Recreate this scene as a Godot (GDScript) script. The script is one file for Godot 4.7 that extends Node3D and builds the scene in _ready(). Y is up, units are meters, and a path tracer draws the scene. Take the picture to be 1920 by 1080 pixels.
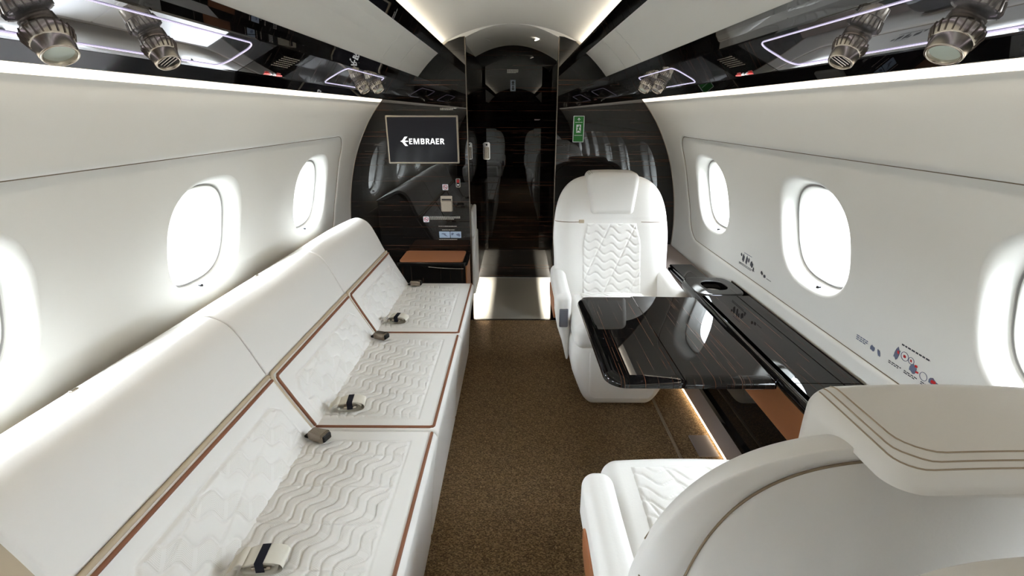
extends Node3D
# Cabin of a business jet. x right, y up, -z towards the front bulkhead. Metres.

const BULK := -3.03          # front bulkhead plane
const AFT := 2.75            # rear wall plane
const WIN_Z := [-2.42, -1.56, -0.75, 0.08, 0.91, 1.74]
const WIN_Y := 0.972
const WIN_A := 0.205         # half width of the window opening in the wall panel
const WIN_B := 0.196         # half height
const WY := [0.50, 0.60, 0.72, 0.92, 1.12, 1.305, 1.437, 1.52]
const WX := [1.044, 1.048, 1.046, 1.02, 0.964, 0.874, 0.775, 0.70]

var M := {}
var used := {}
var rng := RandomNumberGenerator.new()

# ------------------------------------------------------------------ mesh builder
class MB:
	var v := PackedVector3Array()
	var t := PackedVector2Array()
	var g := PackedInt32Array()
	var i := PackedInt32Array()
	var group := 0

	func add(p: Vector3, uv := Vector2.ZERO) -> int:
		v.append(p)
		t.append(uv)
		g.append(group)
		return v.size() - 1

	func tri(a: int, b: int, c: int) -> void:   # counter-clockwise seen from outside
		i.append(a); i.append(c); i.append(b)

	func quad(a: Vector3, b: Vector3, c: Vector3, d: Vector3) -> void:
		group += 1
		var k := add(a, Vector2(0, 1))
		add(b, Vector2(1, 1)); add(c, Vector2(1, 0)); add(d, Vector2(0, 0))
		tri(k, k + 1, k + 2); tri(k, k + 2, k + 3)
		group += 1

	# rows of points; outward normal is d(row point) x d(row)
	func sheet(rows: Array, flip := false, close := false, uvs = null) -> void:
		var n: int = rows[0].size()
		var k := v.size()
		for a in rows.size():
			for b in n:
				add(rows[a][b], uvs[a][b] if uvs else Vector2(float(b) / maxi(n - 1, 1), float(a) / maxi(rows.size() - 1, 1)))
		var m := n if close else n - 1
		for a in rows.size() - 1:
			for b in m:
				var b2 := (b + 1) % n
				var p := k + a * n + b
				var q := k + a * n + b2
				var r := k + (a + 1) * n + b2
				var s := k + (a + 1) * n + b
				if flip:
					tri(p, r, q); tri(p, s, r)
				else:
					tri(p, q, r); tri(p, r, s)

	func cap(poly: Array, flip := false, uvs = null) -> void:      # polygon of Vector3, triangulated through its own best plane
		var nrm := Vector3.ZERO
		for a in poly.size():
			nrm += (poly[a] as Vector3).cross(poly[(a + 1) % poly.size()])
		nrm = nrm.normalized()
		var ax := nrm.cross(Vector3.UP if absf(nrm.y) < 0.9 else Vector3.RIGHT).normalized()
		var ay := nrm.cross(ax)
		var flat := PackedVector2Array()
		for p in poly:
			flat.append(Vector2(ax.dot(p), ay.dot(p)))
		var ids := Geometry2D.triangulate_polygon(flat)
		group += 1
		var k := v.size()
		for a in poly.size():
			add(poly[a], uvs[a] if uvs else Vector2.ZERO)
		for a in range(0, ids.size(), 3):
			var p: Vector3 = poly[ids[a]]
			var q: Vector3 = poly[ids[a + 1]]
			var r: Vector3 = poly[ids[a + 2]]
			var same := (q - p).cross(r - p).dot(nrm) > 0.0
			if same != flip:
				tri(k + ids[a], k + ids[a + 1], k + ids[a + 2])
			else:
				tri(k + ids[a], k + ids[a + 2], k + ids[a + 1])
		group += 1

	func rbox(c: Vector3, h: Vector3, r: float, n := 3, inner := 1, deform = null) -> void:
		group += 1
		r = minf(r, minf(h.x, minf(h.y, h.z)) * 0.999)
		var lists := []
		for a in 3:
			var l := []
			var core: float = h[a] - r
			for k in n + 1:
				l.append(-core - r * tan(PI / 4 * (1.0 - float(k) / n)))
			for k in inner:
				l.append(lerpf(-core, core, float(k + 1) / (inner + 1)))
			for k in n + 1:
				l.append(core + r * tan(PI / 4 * float(k) / n))
			lists.append(l)
		for a in 3:
			var b := (a + 1) % 3
			var d := (a + 2) % 3
			for s in [-1.0, 1.0]:
				var rows := []
				for y in lists[d]:
					var row := []
					for x in lists[b]:
						var p := Vector3.ZERO
						p[a] = s * h[a]; p[b] = x; p[d] = y
						var q := p.clamp(-(h - Vector3(r, r, r)), h - Vector3(r, r, r))
						p = q + (p - q).normalized() * r + c
						row.append(deform.call(p) if deform else p)
					rows.append(row)
				sheet(rows, s < 0)
		group += 1

	func tube(path: Array, r: float, n := 6, closed := false, flat := 1.0) -> void:
		group += 1
		var rows := []
		var m := path.size()
		var up := Vector3.UP
		for a in m:
			var d: Vector3
			if closed:
				d = path[(a + 1) % m] - path[(a - 1 + m) % m]
			else:
				d = path[mini(a + 1, m - 1)] - path[maxi(a - 1, 0)]
			d = d.normalized()
			if absf(d.dot(up)) > 0.95:
				up = Vector3.RIGHT if absf(d.x) < 0.8 else Vector3.FORWARD
			var sx := d.cross(up).normalized()
			var sy := sx.cross(d).normalized()
			up = sy
			var row := []
			for k in n:
				var w := TAU * k / n
				row.append(path[a] + sx * cos(w) * r + sy * sin(w) * r * flat)
			rows.append(row)
		if closed:
			rows.append(rows[0])
		sheet(rows, true, true)
		if not closed:
			cap(rows[0])
			cap(rows[-1], true)
		group += 1

	# profile: Array of Vector2(radius, height along axis), bottom to top
	func lathe(prof: Array, n: int, xf: Transform3D) -> void:
		group += 1
		var rows := []
		for p in prof:
			var row := []
			for k in n:
				var w := TAU * k / n
				row.append(xf * Vector3(cos(w) * p.x, p.y, -sin(w) * p.x))
			rows.append(row)
		sheet(rows, false, true)
		group += 1

	# polygon (counter-clockwise, in local xy) of given thickness, front towards +z, with a rounded front edge
	func plate(poly: Array, thick: float, bevel: float, xf := Transform3D.IDENTITY, steps := 2, back := true, weight = null) -> void:
		group += 1
		var n := poly.size()
		var inward := []
		for a in n:
			var e0: Vector2 = (poly[a] - poly[(a - 1 + n) % n]).normalized()
			var e1: Vector2 = (poly[(a + 1) % n] - poly[a]).normalized()
			var q := (Vector2(-e0.y, e0.x) + Vector2(-e1.y, e1.x)).normalized()
			inward.append(q / maxf(0.35, q.dot(Vector2(-e1.y, e1.x))))
		var rows := []
		var ring := func(inset: float, z: float) -> Array:
			var row := []
			for a in n:
				var wt: float = weight[a] if weight else 1.0
				var p: Vector2 = poly[a] + inward[a] * inset * wt
				row.append(xf * Vector3(p.x, p.y, z))
			return row
		rows.append(ring.call(0.0, 0.0))
		if bevel > 0.0:
			for k in steps + 1:
				var w := PI / 2 * k / steps
				rows.append(ring.call(bevel * (1.0 - cos(w)), thick - bevel + bevel * sin(w)))
		else:
			rows.append(ring.call(0.0, thick))
		sheet(rows, false, true)
		var mn := Vector2(1e9, 1e9)
		var mx := -mn
		for p in poly:
			mn = mn.min(p); mx = mx.max(p)
		var uvs := []
		for p in poly:
			uvs.append(Vector2((p.x - mn.x) / (mx.x - mn.x), 1.0 - (p.y - mn.y) / (mx.y - mn.y)))
		cap(rows[-1], false, uvs)
		if back:
			cap(rows[0], true)
		group += 1

	func done() -> ArrayMesh:
		var acc := {}
		var keys := []
		keys.resize(v.size())
		for a in v.size():
			var q := v[a] * 20000.0
			keys[a] = Vector4i(roundi(q.x), roundi(q.y), roundi(q.z), g[a])
		for a in range(0, i.size(), 3):
			var p := v[i[a]]
			var fn := (v[i[a + 2]] - p).cross(v[i[a + 1]] - p)
			for k in 3:
				var key: Vector4i = keys[i[a + k]]
				acc[key] = acc.get(key, Vector3.ZERO) + fn
		var nrm := PackedVector3Array()
		nrm.resize(v.size())
		for a in v.size():
			var s: Vector3 = acc.get(keys[a], Vector3.UP)
			nrm[a] = s.normalized() if s.length_squared() > 1e-30 else Vector3.UP
		var arr := []
		arr.resize(Mesh.ARRAY_MAX)
		arr[Mesh.ARRAY_VERTEX] = v
		arr[Mesh.ARRAY_NORMAL] = nrm
		arr[Mesh.ARRAY_TEX_UV] = t
		arr[Mesh.ARRAY_INDEX] = i
		var m := ArrayMesh.new()
		m.add_surface_from_arrays(Mesh.PRIMITIVE_TRIANGLES, arr)
		return m

# ------------------------------------------------------------------ scene helpers
func numbered(called: String) -> String:
	var n: int = used.get(called, 0)
	used[called] = n + 1
	return called if n == 0 else "%s_%03d" % [called, n]

func meta(o: Node, label := "", category := "", group := "", kind := "") -> void:
	if label: o.set_meta("label", label)
	if category: o.set_meta("category", category)
	if group: o.set_meta("group", group)
	if kind: o.set_meta("kind", kind)

func thing(called: String, label: String, category: String, at := Vector3.ZERO, group := "") -> Node3D:
	var o := Node3D.new()
	o.name = numbered(called)
	add_child(o)
	o.position = at
	meta(o, label, category, group)
	return o

func setting(called: String, label: String, category: String) -> Node3D:
	var o := Node3D.new()
	o.name = called
	add_child(o)
	meta(o, label, category, "", "structure")
	return o

func part(called: String, mesh: Mesh, mat: Material, parent: Node, label := "") -> MeshInstance3D:
	var o := MeshInstance3D.new()
	o.mesh = mesh
	o.material_override = mat
	o.name = called
	parent.add_child(o, true)
	if parent == self:
		o.name = numbered(called)
	if label: o.set_meta("label", label)
	return o

func mesh_of(f: Callable) -> ArrayMesh:
	var mb := MB.new()
	f.call(mb)
	return mb.done()

func box(called: String, lo: Vector3, hi: Vector3, r: float, mat: Material, parent: Node, label := "", n := 2) -> MeshInstance3D:
	var mb := MB.new()
	mb.rbox((lo + hi) / 2, (hi - lo) / 2, r, n, 0)
	return part(called, mb.done(), mat, parent, label)

static func rrect(w: float, h: float, r: float, n := 5) -> Array:
	var out := []
	for c in [[w / 2 - r, h / 2 - r, 0.0], [-w / 2 + r, h / 2 - r, PI / 2], [-w / 2 + r, -h / 2 + r, PI], [w / 2 - r, -h / 2 + r, PI * 1.5]]:
		for k in n + 1:
			var a: float = c[2] + PI / 2 * k / n
			out.append(Vector2(c[0] + cos(a) * r, c[1] + sin(a) * r))
	return out

static func circle(r: float, n := 20) -> Array:
	var out := []
	for k in n:
		out.append(Vector2(cos(TAU * k / n), sin(TAU * k / n)) * r)
	return out

func wx(y: float) -> float:
	var n := WY.size()
	var k := 0
	while k < n - 2 and y > WY[k + 1]:
		k += 1
	var sl := func(q: int) -> float:
		var a := maxi(q - 1, 0)
		var b := mini(q + 1, n - 1)
		return (WX[b] - WX[a]) / (WY[b] - WY[a])
	var h: float = WY[k + 1] - WY[k]
	var s: float = (y - WY[k]) / h
	return (2 * s * s * s - 3 * s * s + 1) * WX[k] + (s * s * s - 2 * s * s + s) * h * sl.call(k) + (-2 * s * s * s + 3 * s * s) * WX[k + 1] + (s * s * s - s * s) * h * sl.call(k + 1)

func on_wall(side: float, z: float, y: float, off := 0.0) -> Vector3:
	return Vector3(side * (wx(y) + off), y, z)

static func sup(c: float, s: float, n: float) -> Vector2:
	return Vector2(signf(c) * pow(absf(c), 2.0 / n), signf(s) * pow(absf(s), 2.0 / n))

# ------------------------------------------------------------------ materials
func mat(called: String, c: Color, rough: float, spec := 0.5, metal := 0.0) -> StandardMaterial3D:
	var m := StandardMaterial3D.new()
	m.resource_name = called
	m.albedo_color = c
	m.roughness = rough
	m.metallic_specular = spec
	m.metallic = metal
	M[called] = m
	return m

func glow(called: String, c: Color, e: float) -> StandardMaterial3D:
	var m := mat(called, Color(0.9, 0.9, 0.9), 0.5)
	m.emission_enabled = true
	m.emission = c
	m.emission_energy_multiplier = e
	return m

func leather_bump(m: StandardMaterial3D) -> void:
	var fn := FastNoiseLite.new()
	fn.seed = 5
	fn.noise_type = FastNoiseLite.TYPE_CELLULAR
	fn.frequency = 0.06
	var nt := NoiseTexture2D.new()
	nt.width = 256; nt.height = 256
	nt.seamless = true
	nt.noise = fn
	m.heightmap_enabled = true
	m.heightmap_texture = nt
	m.heightmap_scale = 0.012
	m.uv1_triplanar = true
	m.uv1_scale = Vector3(9, 9, 9)

func grain(seed_: int, along_x: bool, gain := 1.0) -> ImageTexture:
	# macassar ebony under lacquer: near-black with thin red-brown streaks along the grain
	rng.seed = seed_
	var fn := FastNoiseLite.new()
	fn.seed = seed_
	fn.frequency = 0.004
	var n := 1024
	var im := Image.create(512, n, false, Image.FORMAT_RGB8)
	var y := 0
	while y < n:
		var thick := 2 + int(rng.randf() * 4.0)
		var hot := 0.0
		var roll := rng.randf()
		if roll < 0.075: hot = rng.randf_range(0.5, 1.0)
		elif roll < 0.30: hot = rng.randf_range(0.08, 0.26)
		if hot > 0.3: thick = 2 + int(rng.randf() * 1.6)
		var base := rng.randf_range(0.035, 0.06)
		for x in 512:
			var w := 0.5 - 0.5 * cos(TAU * x / 512.0)
			var f := clampf(0.62 + 1.5 * lerpf(fn.get_noise_2d(x + 512, y * 9.0), fn.get_noise_2d(x, y * 9.0), w), 0.0, 1.0) * hot * gain
			var c := Color(base + 0.42 * f, base * 0.95 + 0.24 * f, base * 0.93 + 0.14 * f)
			for k in thick:
				if y + k < n:
					im.set_pixel(x, y + k, c)
		y += thick
	if not along_x:
		im.rotate_90(CLOCKWISE)
	return ImageTexture.create_from_image(im)

func lacquer(called: String, tex: Texture2D, scale: float) -> StandardMaterial3D:
	var m := mat(called, Color.WHITE, 0.6, 0.0)
	m.albedo_texture = tex
	m.uv1_triplanar = true
	m.uv1_world_triplanar = true
	m.uv1_triplanar_sharpness = 8.0
	m.uv1_scale = Vector3(scale, scale, scale)
	m.clearcoat_enabled = true
	m.clearcoat = 1.0
	m.clearcoat_roughness = 0.015
	return m

func carpet() -> StandardMaterial3D:
	var n := 512
	var im := Image.create(n, n, false, Image.FORMAT_RGB8)
	var hm := Image.create(n, n, false, Image.FORMAT_RGB8)
	rng.seed = 77
	var cols := [Color(0.49, 0.385, 0.26), Color(0.58, 0.465, 0.32), Color(0.42, 0.325, 0.21), Color(0.32, 0.24, 0.15), Color(0.66, 0.54, 0.385)]
	# woven loops: short dashes in rows, each row shifted
	var row := 0
	var y := 0
	while y < n:
		var hgt := 6
		var x := -int(rng.randf() * 8)
		while x < n:
			var w := 4 + int(rng.randf() * 9)
			var c: Color = cols[int(rng.randf() * 5) % 5]
			c = c.lerp(cols[0], rng.randf() * 0.5)
			for yy in range(y, mini(y + hgt, n)):
				for xx in range(maxi(x, 0), mini(x + w, n)):
					var ey := sin(PI * (yy - y + 0.5) / hgt)
					var ex := sin(PI * (xx - x + 0.5) / w)
					var h := sqrt(maxf(ey, 0.0)) * sqrt(sqrt(maxf(ex, 0.0)))
					im.set_pixel(xx, yy, c)
					hm.set_pixel(xx, yy, Color(h, h, h))
			x += w
		y += hgt
		row += 1
	var m := mat("carpet", Color.WHITE, 0.95, 0.2)
	m.albedo_texture = ImageTexture.create_from_image(im)
	m.heightmap_enabled = true
	m.heightmap_texture = ImageTexture.create_from_image(hm)
	m.heightmap_scale = 0.35
	m.uv1_triplanar = true
	m.uv1_world_triplanar = true
	m.uv1_scale = Vector3(3.7, 3.7, 3.7)
	m.rim_enabled = true
	m.rim = 0.15
	return m

func perforated() -> ImageTexture:
	var n := 256
	var im := Image.create(n, n, false, Image.FORMAT_RGB8)
	im.fill(Color.WHITE)
	var hole := Color(0.84, 0.82, 0.79)
	for a in range(2, 26):
		for b in range(1, 12):
			var cx := a * n / 28.0
			var cy := 6.0 + b * n / 26.0
			for dx in range(-2, 3):
				for dy in range(-2, 3):
					if dx * dx + dy * dy <= 3:
						im.set_pixel(clampi(int(cx) + dx, 0, n - 1), clampi(int(cy) + dy, 0, n - 1), hole)
	return ImageTexture.create_from_image(im)

func make_materials() -> void:
	mat("wall", Color(0.885, 0.883, 0.865), 0.55, 0.4)
	mat("ceiling", Color(0.88, 0.876, 0.855), 0.6, 0.35)
	leather_bump(mat("leather", Color(0.91, 0.90, 0.88), 0.42, 0.42))
	var q := mat("quilt", Color(0.92, 0.91, 0.89), 0.45, 0.4)
	q.albedo_texture = perforated()
	mat("gap_shade_line", Color(0.47, 0.42, 0.35), 0.8, 0.2)  # dark tone for the shade in the panel gap
	mat("seam", Color(0.53, 0.47, 0.39), 0.7, 0.3)
	mat("stitch", Color(0.66, 0.60, 0.52), 0.8, 0.2)
	mat("welt", Color(0.74, 0.68, 0.585), 0.55, 0.4)
	leather_bump(mat("piping", Color(0.49, 0.315, 0.22), 0.5, 0.4))
	leather_bump(mat("brown", Color(0.58, 0.37, 0.235), 0.48, 0.4))
	lacquer("ebony_x", grain(11, true, 1.3), 1.4)
	lacquer("ebony_z", grain(23, false, 0.85), 1.5).clearcoat = 0.62
	var up := lacquer("ebony_y", grain(37, false), 1.6)
	up.uv1_offset = Vector3(0.3, 0.1, 0.2)
	var gb := mat("gloss_black", Color(0.045, 0.043, 0.045), 0.5, 0.0)
	gb.clearcoat_enabled = true
	gb.clearcoat = 1.0
	gb.clearcoat_roughness = 0.01
	mat("dark_mirror", Color(0.62, 0.62, 0.645), 0.02, 0.5, 0.85)
	mat("lip_mirror", Color(0.45, 0.45, 0.47), 0.08, 0.5, 0.85)
	mat("black", Color(0.03, 0.03, 0.032), 0.4, 0.4)
	mat("gasket", Color(0.62, 0.61, 0.60), 0.6, 0.3)
	mat("taupe", Color(0.50, 0.455, 0.435), 0.5, 0.4)
	mat("nickel", Color(0.82, 0.785, 0.735), 0.22, 0.5, 1.0)
	mat("nickel_dark", Color(0.54, 0.50, 0.455), 0.27, 0.5, 1.0)
	mat("chrome", Color(0.86, 0.85, 0.84), 0.12, 0.5, 1.0)
	mat("steel", Color(0.50, 0.51, 0.55), 0.38, 0.5, 0.7)
	mat("aluminium", Color(0.80, 0.78, 0.75), 0.35, 0.5, 0.8)
	mat("bezel", Color(0.70, 0.66, 0.60), 0.4, 0.5, 0.6)
	mat("webbing", Color(0.86, 0.84, 0.79), 0.8, 0.3)
	mat("navy", Color(0.10, 0.105, 0.145), 0.7, 0.3)
	mat("vinyl", Color(0.56, 0.55, 0.52), 0.35, 0.45)
	carpet()
	mat("white_print", Color(0.88, 0.88, 0.90), 0.5)
	mat("placard", Color(0.62, 0.68, 0.76), 0.45)
	mat("ink", Color(0.17, 0.18, 0.21), 0.6)
	mat("ink_blue", Color(0.38, 0.41, 0.50), 0.6)
	mat("red", Color(0.70, 0.10, 0.09), 0.5)
	mat("green", Color(0.03, 0.42, 0.10), 0.45)
	mat("outer", Color(0.8, 0.8, 0.8), 0.7)
	var gl := mat("glass", Color(1, 1, 1, 0.04), 0.02)
	gl.transparency = BaseMaterial3D.TRANSPARENCY_ALPHA
	mat("lens", Color(0.80, 0.84, 0.80), 0.1, 0.6)
	glow("wall_wash_glow", Color(1.0, 0.955, 0.88), 1.25)  # glow put on the wall top for the bright cove wash
	glow("ceiling_glow", Color(1.0, 0.95, 0.86), 2.2)
	glow("floor_glow", Color(1.0, 0.93, 0.80), 3.0)
	glow("line_glow", Color(0.90, 0.85, 1.0), 0.85)
	glow("spot_glow", Color(1.0, 0.95, 0.88), 4.0)
	glow("logo_glow", Color(1, 1, 1), 0.95)
	var sc := glow("screen_glow", Color(0.10, 0.098, 0.112), 1.0)
	sc.albedo_color = Color(0.03, 0.03, 0.034)
	sc.roughness = 0.1
	sc.metallic_specular = 0.3
	glow("sign_red_glow", Color(1.0, 0.12, 0.12), 0.7)

func area(at: Vector3, look: Vector3, size: Vector2, c: Color, e: float, called := "cove_lamp") -> void:
	var l := AreaLight3D.new()
	l.name = called
	add_child(l, true)
	l.position = at
	var fwd := look.normalized()
	var bz := -fwd
	var by := Vector3.BACK if absf(fwd.z) < 0.9 else Vector3.UP
	var bx := by.cross(bz).normalized()
	by = bz.cross(bx)
	l.basis = Basis(bx, by, bz)
	l.area_size = size
	l.light_color = c
	l.light_energy = e
	l.area_range = 8.0
	l.area_attenuation = 2.0
	l.shadow_enabled = true

func _ready() -> void:
	# ---- camera
	var cam := Camera3D.new()
	cam.name = "camera"
	add_child(cam)
	cam.fov = 62.66
	cam.near = 0.03
	cam.position = Vector3(0.027, 1.36, 0.0)
	cam.rotation_degrees = Vector3(-20.3, 0.5, 0.0)
	cam.current = true
	# ---- sky: bright hazy daylight outside the windows
	var env := Environment.new()
	env.background_mode = Environment.BG_SKY
	var sky := Sky.new()
	var sm := ProceduralSkyMaterial.new()
	sm.sky_top_color = Color(0.925, 0.965, 1.0)
	sm.sky_horizon_color = Color(0.475, 0.49, 0.51)
	sm.sky_energy_multiplier = 5.3
	sm.ground_horizon_color = Color(0.78, 0.81, 0.84)
	sm.ground_bottom_color = Color(0.66, 0.66, 0.65)
	sm.ground_energy_multiplier = 2.4
	sky.sky_material = sm
	env.sky = sky
	env.tonemap_mode = Environment.TONE_MAPPER_LINEAR
	env.tonemap_exposure = 1.0
	env.sdfgi_enabled = true
	env.ssao_enabled = true
	env.ssil_enabled = true
	var we := WorldEnvironment.new()
	we.name = "environment"
	we.environment = env
	add_child(we)
	# ---- long LED coves: behind the service panels washing the walls, behind the ceiling rails washing the ceiling
	var zc := (BULK + AFT) / 2
	var zl := AFT - BULK - 0.04
	for s in [-1.0, 1.0]:
		area(Vector3(s * 0.7525, 1.448, zc), Vector3(s * 0.55, -0.83, 0), Vector2(0.008, zl), Color(1.0, 0.94, 0.85), 0.55)
		area(Vector3(s * 0.396, 1.716, zc), Vector3(-s * 0.9, 0.45, 0), Vector2(0.012, zl), Color(1.0, 0.945, 0.86), 0.6)
	area(Vector3(0.896, 0.012, -0.6), Vector3(-0.75, -0.66, 0), Vector2(0.008, 3.4), Color(1.0, 0.93, 0.80), 0.12, "floor_lamp")

	make_materials()
	build_shell()
	build_windows()
	build_ceiling()
	build_front()
	build_service_panels()
	build_console()
	build_sofa()
	build_side_table()
	build_table()
	build_seats()
	build_bulkhead_items()
	build_wall_placards()
	build_belts()

# ------------------------------------------------------------------ shell
func extrude_z(mb: MB, poly: Array, z0: float, z1: float) -> void:   # poly counter-clockwise seen from +z
	mb.group += 1
	var n := poly.size()
	for a in n:
		var p: Vector2 = poly[a]
		var q: Vector2 = poly[(a + 1) % n]
		mb.quad(Vector3(p.x, p.y, z1), Vector3(p.x, p.y, z0), Vector3(q.x, q.y, z0), Vector3(q.x, q.y, z1))
	var f := []
	var b := []
	for p in poly:
		f.append(Vector3(p.x, p.y, z1)); b.append(Vector3(p.x, p.y, z0))
	mb.cap(f)
	mb.cap(b, true)

func mirror_x(poly: Array, side: float) -> Array:
	if side > 0.0:
		return poly
	var out := []
	for p in poly:
		out.push_front(Vector2(-p.x, p.y))
	return out

func strip_z(mb: MB, pts: Array, z0: float, z1: float, nz := 1) -> void:
	mb.group += 1
	var rows := []
	for a in nz + 1:
		var row := []
		for p in pts:
			row.append(Vector3(p.x, p.y, lerpf(z0, z1, float(a) / nz)))
		rows.append(row)
	mb.sheet(rows)
	mb.group += 1

func bar(called: String, poly: Array, z0: float, z1: float, m: Material, parent: Node, label := "") -> MeshInstance3D:
	var mb := MB.new()
	extrude_z(mb, poly, z0, z1)
	return part(called, mb.done(), m, parent, label)

func hole_point(c: float, s: float, inset: float) -> Vector2:
	var n := 2.7
	var r := pow(pow(absf(c), n) + pow(absf(s), n), -1.0 / n)
	return Vector2((WIN_A - inset) * c * r, (WIN_B - inset) * s * r)

func ring_dirs(zc: float, z0: float, z1: float, y0: float, y1: float, per := 24) -> Array:
	var out := []     # [rectangle point (z, y), direction]
	var corners := [Vector2(z0, y0), Vector2(z1, y0), Vector2(z1, y1), Vector2(z0, y1)]
	for e in 4:
		for k in per:
			var p: Vector2 = corners[e].lerp(corners[(e + 1) % 4], float(k) / per)
			var d := Vector2((p.x - zc) / WIN_A, (p.y - WIN_Y) / WIN_B).normalized()
			out.append([p, d])
	return out

func bay(mb: MB, side: float, zc: float, z0: float, z1: float, y0: float, y1: float, inset: float, off: float) -> void:
	var dirs := ring_dirs(zc, z0, z1, y0, y1)
	var rows := []
	for t in [0.0, 0.2, 0.4, 0.6, 0.8, 0.93, 1.0]:
		var row := []
		for d in dirs:
			var h := hole_point(d[1].x, d[1].y, inset) + Vector2(zc, WIN_Y)
			var p: Vector2 = (d[0] as Vector2).lerp(h, t)
			row.append(on_wall(side, p.x, p.y, off))
		rows.append(row)
	mb.sheet(rows, side < 0, true)

func build_shell() -> void:
	# floor
	var mb := MB.new()
	mb.rbox(Vector3(0, -0.02, (BULK + AFT) / 2), Vector3(1.06, 0.02, (AFT - BULK) / 2), 0.002, 1, 0)
	var fl := part("floor", mb.done(), M.carpet, self)
	meta(fl, "brown woven loop carpet along the cabin aisle", "floor", "", "structure")
	var fe := setting("floor_entry", "pale grey floor of the entry beyond the bulkheads", "floor")
	box("floor_board", Vector3(-0.42, -0.04, -3.96), Vector3(0.42, -0.001, BULK - 0.002), 0.002, M.vinyl, fe)
	box("threshold", Vector3(-0.268, -0.02, BULK - 0.012), Vector3(0.268, 0.004, BULK + 0.008), 0.002, M.nickel_dark, fe)
	for s in [-1.0, 1.0]:
		var w := setting("wall_left" if s < 0 else "wall_right", "cream sidewall with a recessed window panel, " + ("behind the long sofa" if s < 0 else "beside the two armchairs"), "wall")
		# recessed window panel, one bay for each window
		for k in WIN_Z.size():
			var zc: float = WIN_Z[k]
			var z0: float = -2.79 if k == 0 else (WIN_Z[k - 1] + zc) / 2
			var z1: float = AFT if k == WIN_Z.size() - 1 else (WIN_Z[k + 1] + zc) / 2
			mb = MB.new()
			bay(mb, s, zc, z0, z1, 0.60, 1.30, 0.0, 0.009)
			part("window_panel", mb.done(), M.wall, w)
			mb = MB.new()
			bay(mb, s, zc, BULK - 0.03 if k == 0 else z0, z1, 0.50, 1.50, 0.056, 0.135)
			part("outer_skin", mb.done(), M.outer, w)
		# frame round the recess
		var zf := -2.75
		var yt := 1.243
		var yb := 0.676
		var r := 0.13
		var pairs := []
		for k in 29:
			var z := lerpf(AFT, zf + r, k / 28.0)
			pairs.append([Vector2(z, yt), Vector2(z, 1.50)])
		for k in range(1, 13):
			var a := PI / 2 * k / 12.0
			var o := Vector2(lerpf(zf + r, BULK, k / 6.0), 1.50) if k <= 6 else Vector2(BULK, lerpf(1.50, yt - r, (k - 6) / 6.0))
			pairs.append([Vector2(zf + r - sin(a) * r, yt - r + cos(a) * r), o])
		for k in range(1, 8):
			var y := lerpf(yt - r, yb + r, k / 8.0)
			pairs.append([Vector2(zf - 0.025 * sin(PI * k / 8.0), y), Vector2(BULK, y)])
		for k in range(0, 13):
			var a := PI / 2 * k / 12.0
			var o := Vector2(BULK, lerpf(yb + r, 0.55, k / 6.0)) if k <= 6 else Vector2(lerpf(BULK, zf + r, (k - 6) / 6.0), 0.55)
			pairs.append([Vector2(zf + r - cos(a) * r, yb + r - sin(a) * r), o])
		for k in range(1, 29):
			var z := lerpf(zf + r, AFT, k / 28.0)
			pairs.append([Vector2(z, yb), Vector2(z, 0.55)])
		var rows := []
		for pq in pairs:
			var row := []
			var i2: Vector2 = pq[0]
			var o2: Vector2 = pq[1]
			var dir := (o2 - i2).normalized()
			row.append(on_wall(s, i2.x, i2.y, 0.016))
			row.append(on_wall(s, i2.x, i2.y, 0.006))
			for k in range(1, 3):
				var w2 := PI / 2 * k / 3.0
				var q := i2 + dir * 0.013 * (1.0 - cos(w2))
				row.append(on_wall(s, q.x, q.y, 0.006 * (1.0 - sin(w2))))
			var i3 := i2 + dir * 0.013
			for k in [0.0, 0.02, 0.05, 0.125, 0.25, 0.375, 0.5, 0.625, 0.75, 0.875, 1.0]:
				var q := i3.lerp(o2, k)
				row.append(on_wall(s, q.x, q.y, 0.0))
			rows.append(row)
		mb = MB.new()
		mb.sheet(rows, s > 0)
		part("upper_panel", mb.done(), M.wall, w)
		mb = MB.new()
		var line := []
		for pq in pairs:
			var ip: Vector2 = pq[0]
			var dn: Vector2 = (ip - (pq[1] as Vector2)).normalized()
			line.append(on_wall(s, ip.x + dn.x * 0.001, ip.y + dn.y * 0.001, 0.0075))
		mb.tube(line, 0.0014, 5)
		part("gap_shade_line", mb.done(), M.gap_shade_line, w)  # dark tube drawing the shadow gap round the recess edge
		# lower wall and outer belly
		bar("lower_panel", mirror_x([Vector2(1.06, -0.04), Vector2(1.10, -0.04), Vector2(1.19, 0.50), Vector2(1.05, 0.60), Vector2(1.045, 0.5)], s), BULK - 0.03, AFT, M.wall, w)
	# roof of the fuselage above the panels
	var roof := setting("trim_1", "fuselage roof above the ceiling panels", "roof")
	mb = MB.new()
	var arc := []
	for k in 33:
		var a := PI * k / 32.0
		arc.append(Vector2(1.20 * cos(a), 1.38 + 0.66 * sin(a)))
	strip_z(mb, arc, -4.0, AFT)
	part("roof_skin", mb.done(), M.outer, roof)
	bar("belly", [Vector2(-1.25, -0.12), Vector2(1.25, -0.12), Vector2(1.25, -0.05), Vector2(-1.25, -0.05)], -4.0, AFT, M.outer, roof)
	# rear wall
	box("wall_rear", Vector3(-1.25, -0.1, AFT), Vector3(1.25, 2.1, AFT + 0.05), 0.002, M.ebony_x, self)
	meta(get_node("wall_rear"), "dark lacquered rear wall of the cabin", "wall", "", "structure")
	box("door_2", Vector3(-0.33, 0.002, AFT - 0.03), Vector3(0.33, 1.74, AFT - 0.001), 0.003, M.ebony_x, self)
	meta(get_node("door_2"), "dark lacquered door in the rear wall of the cabin", "door", "", "structure")

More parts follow.
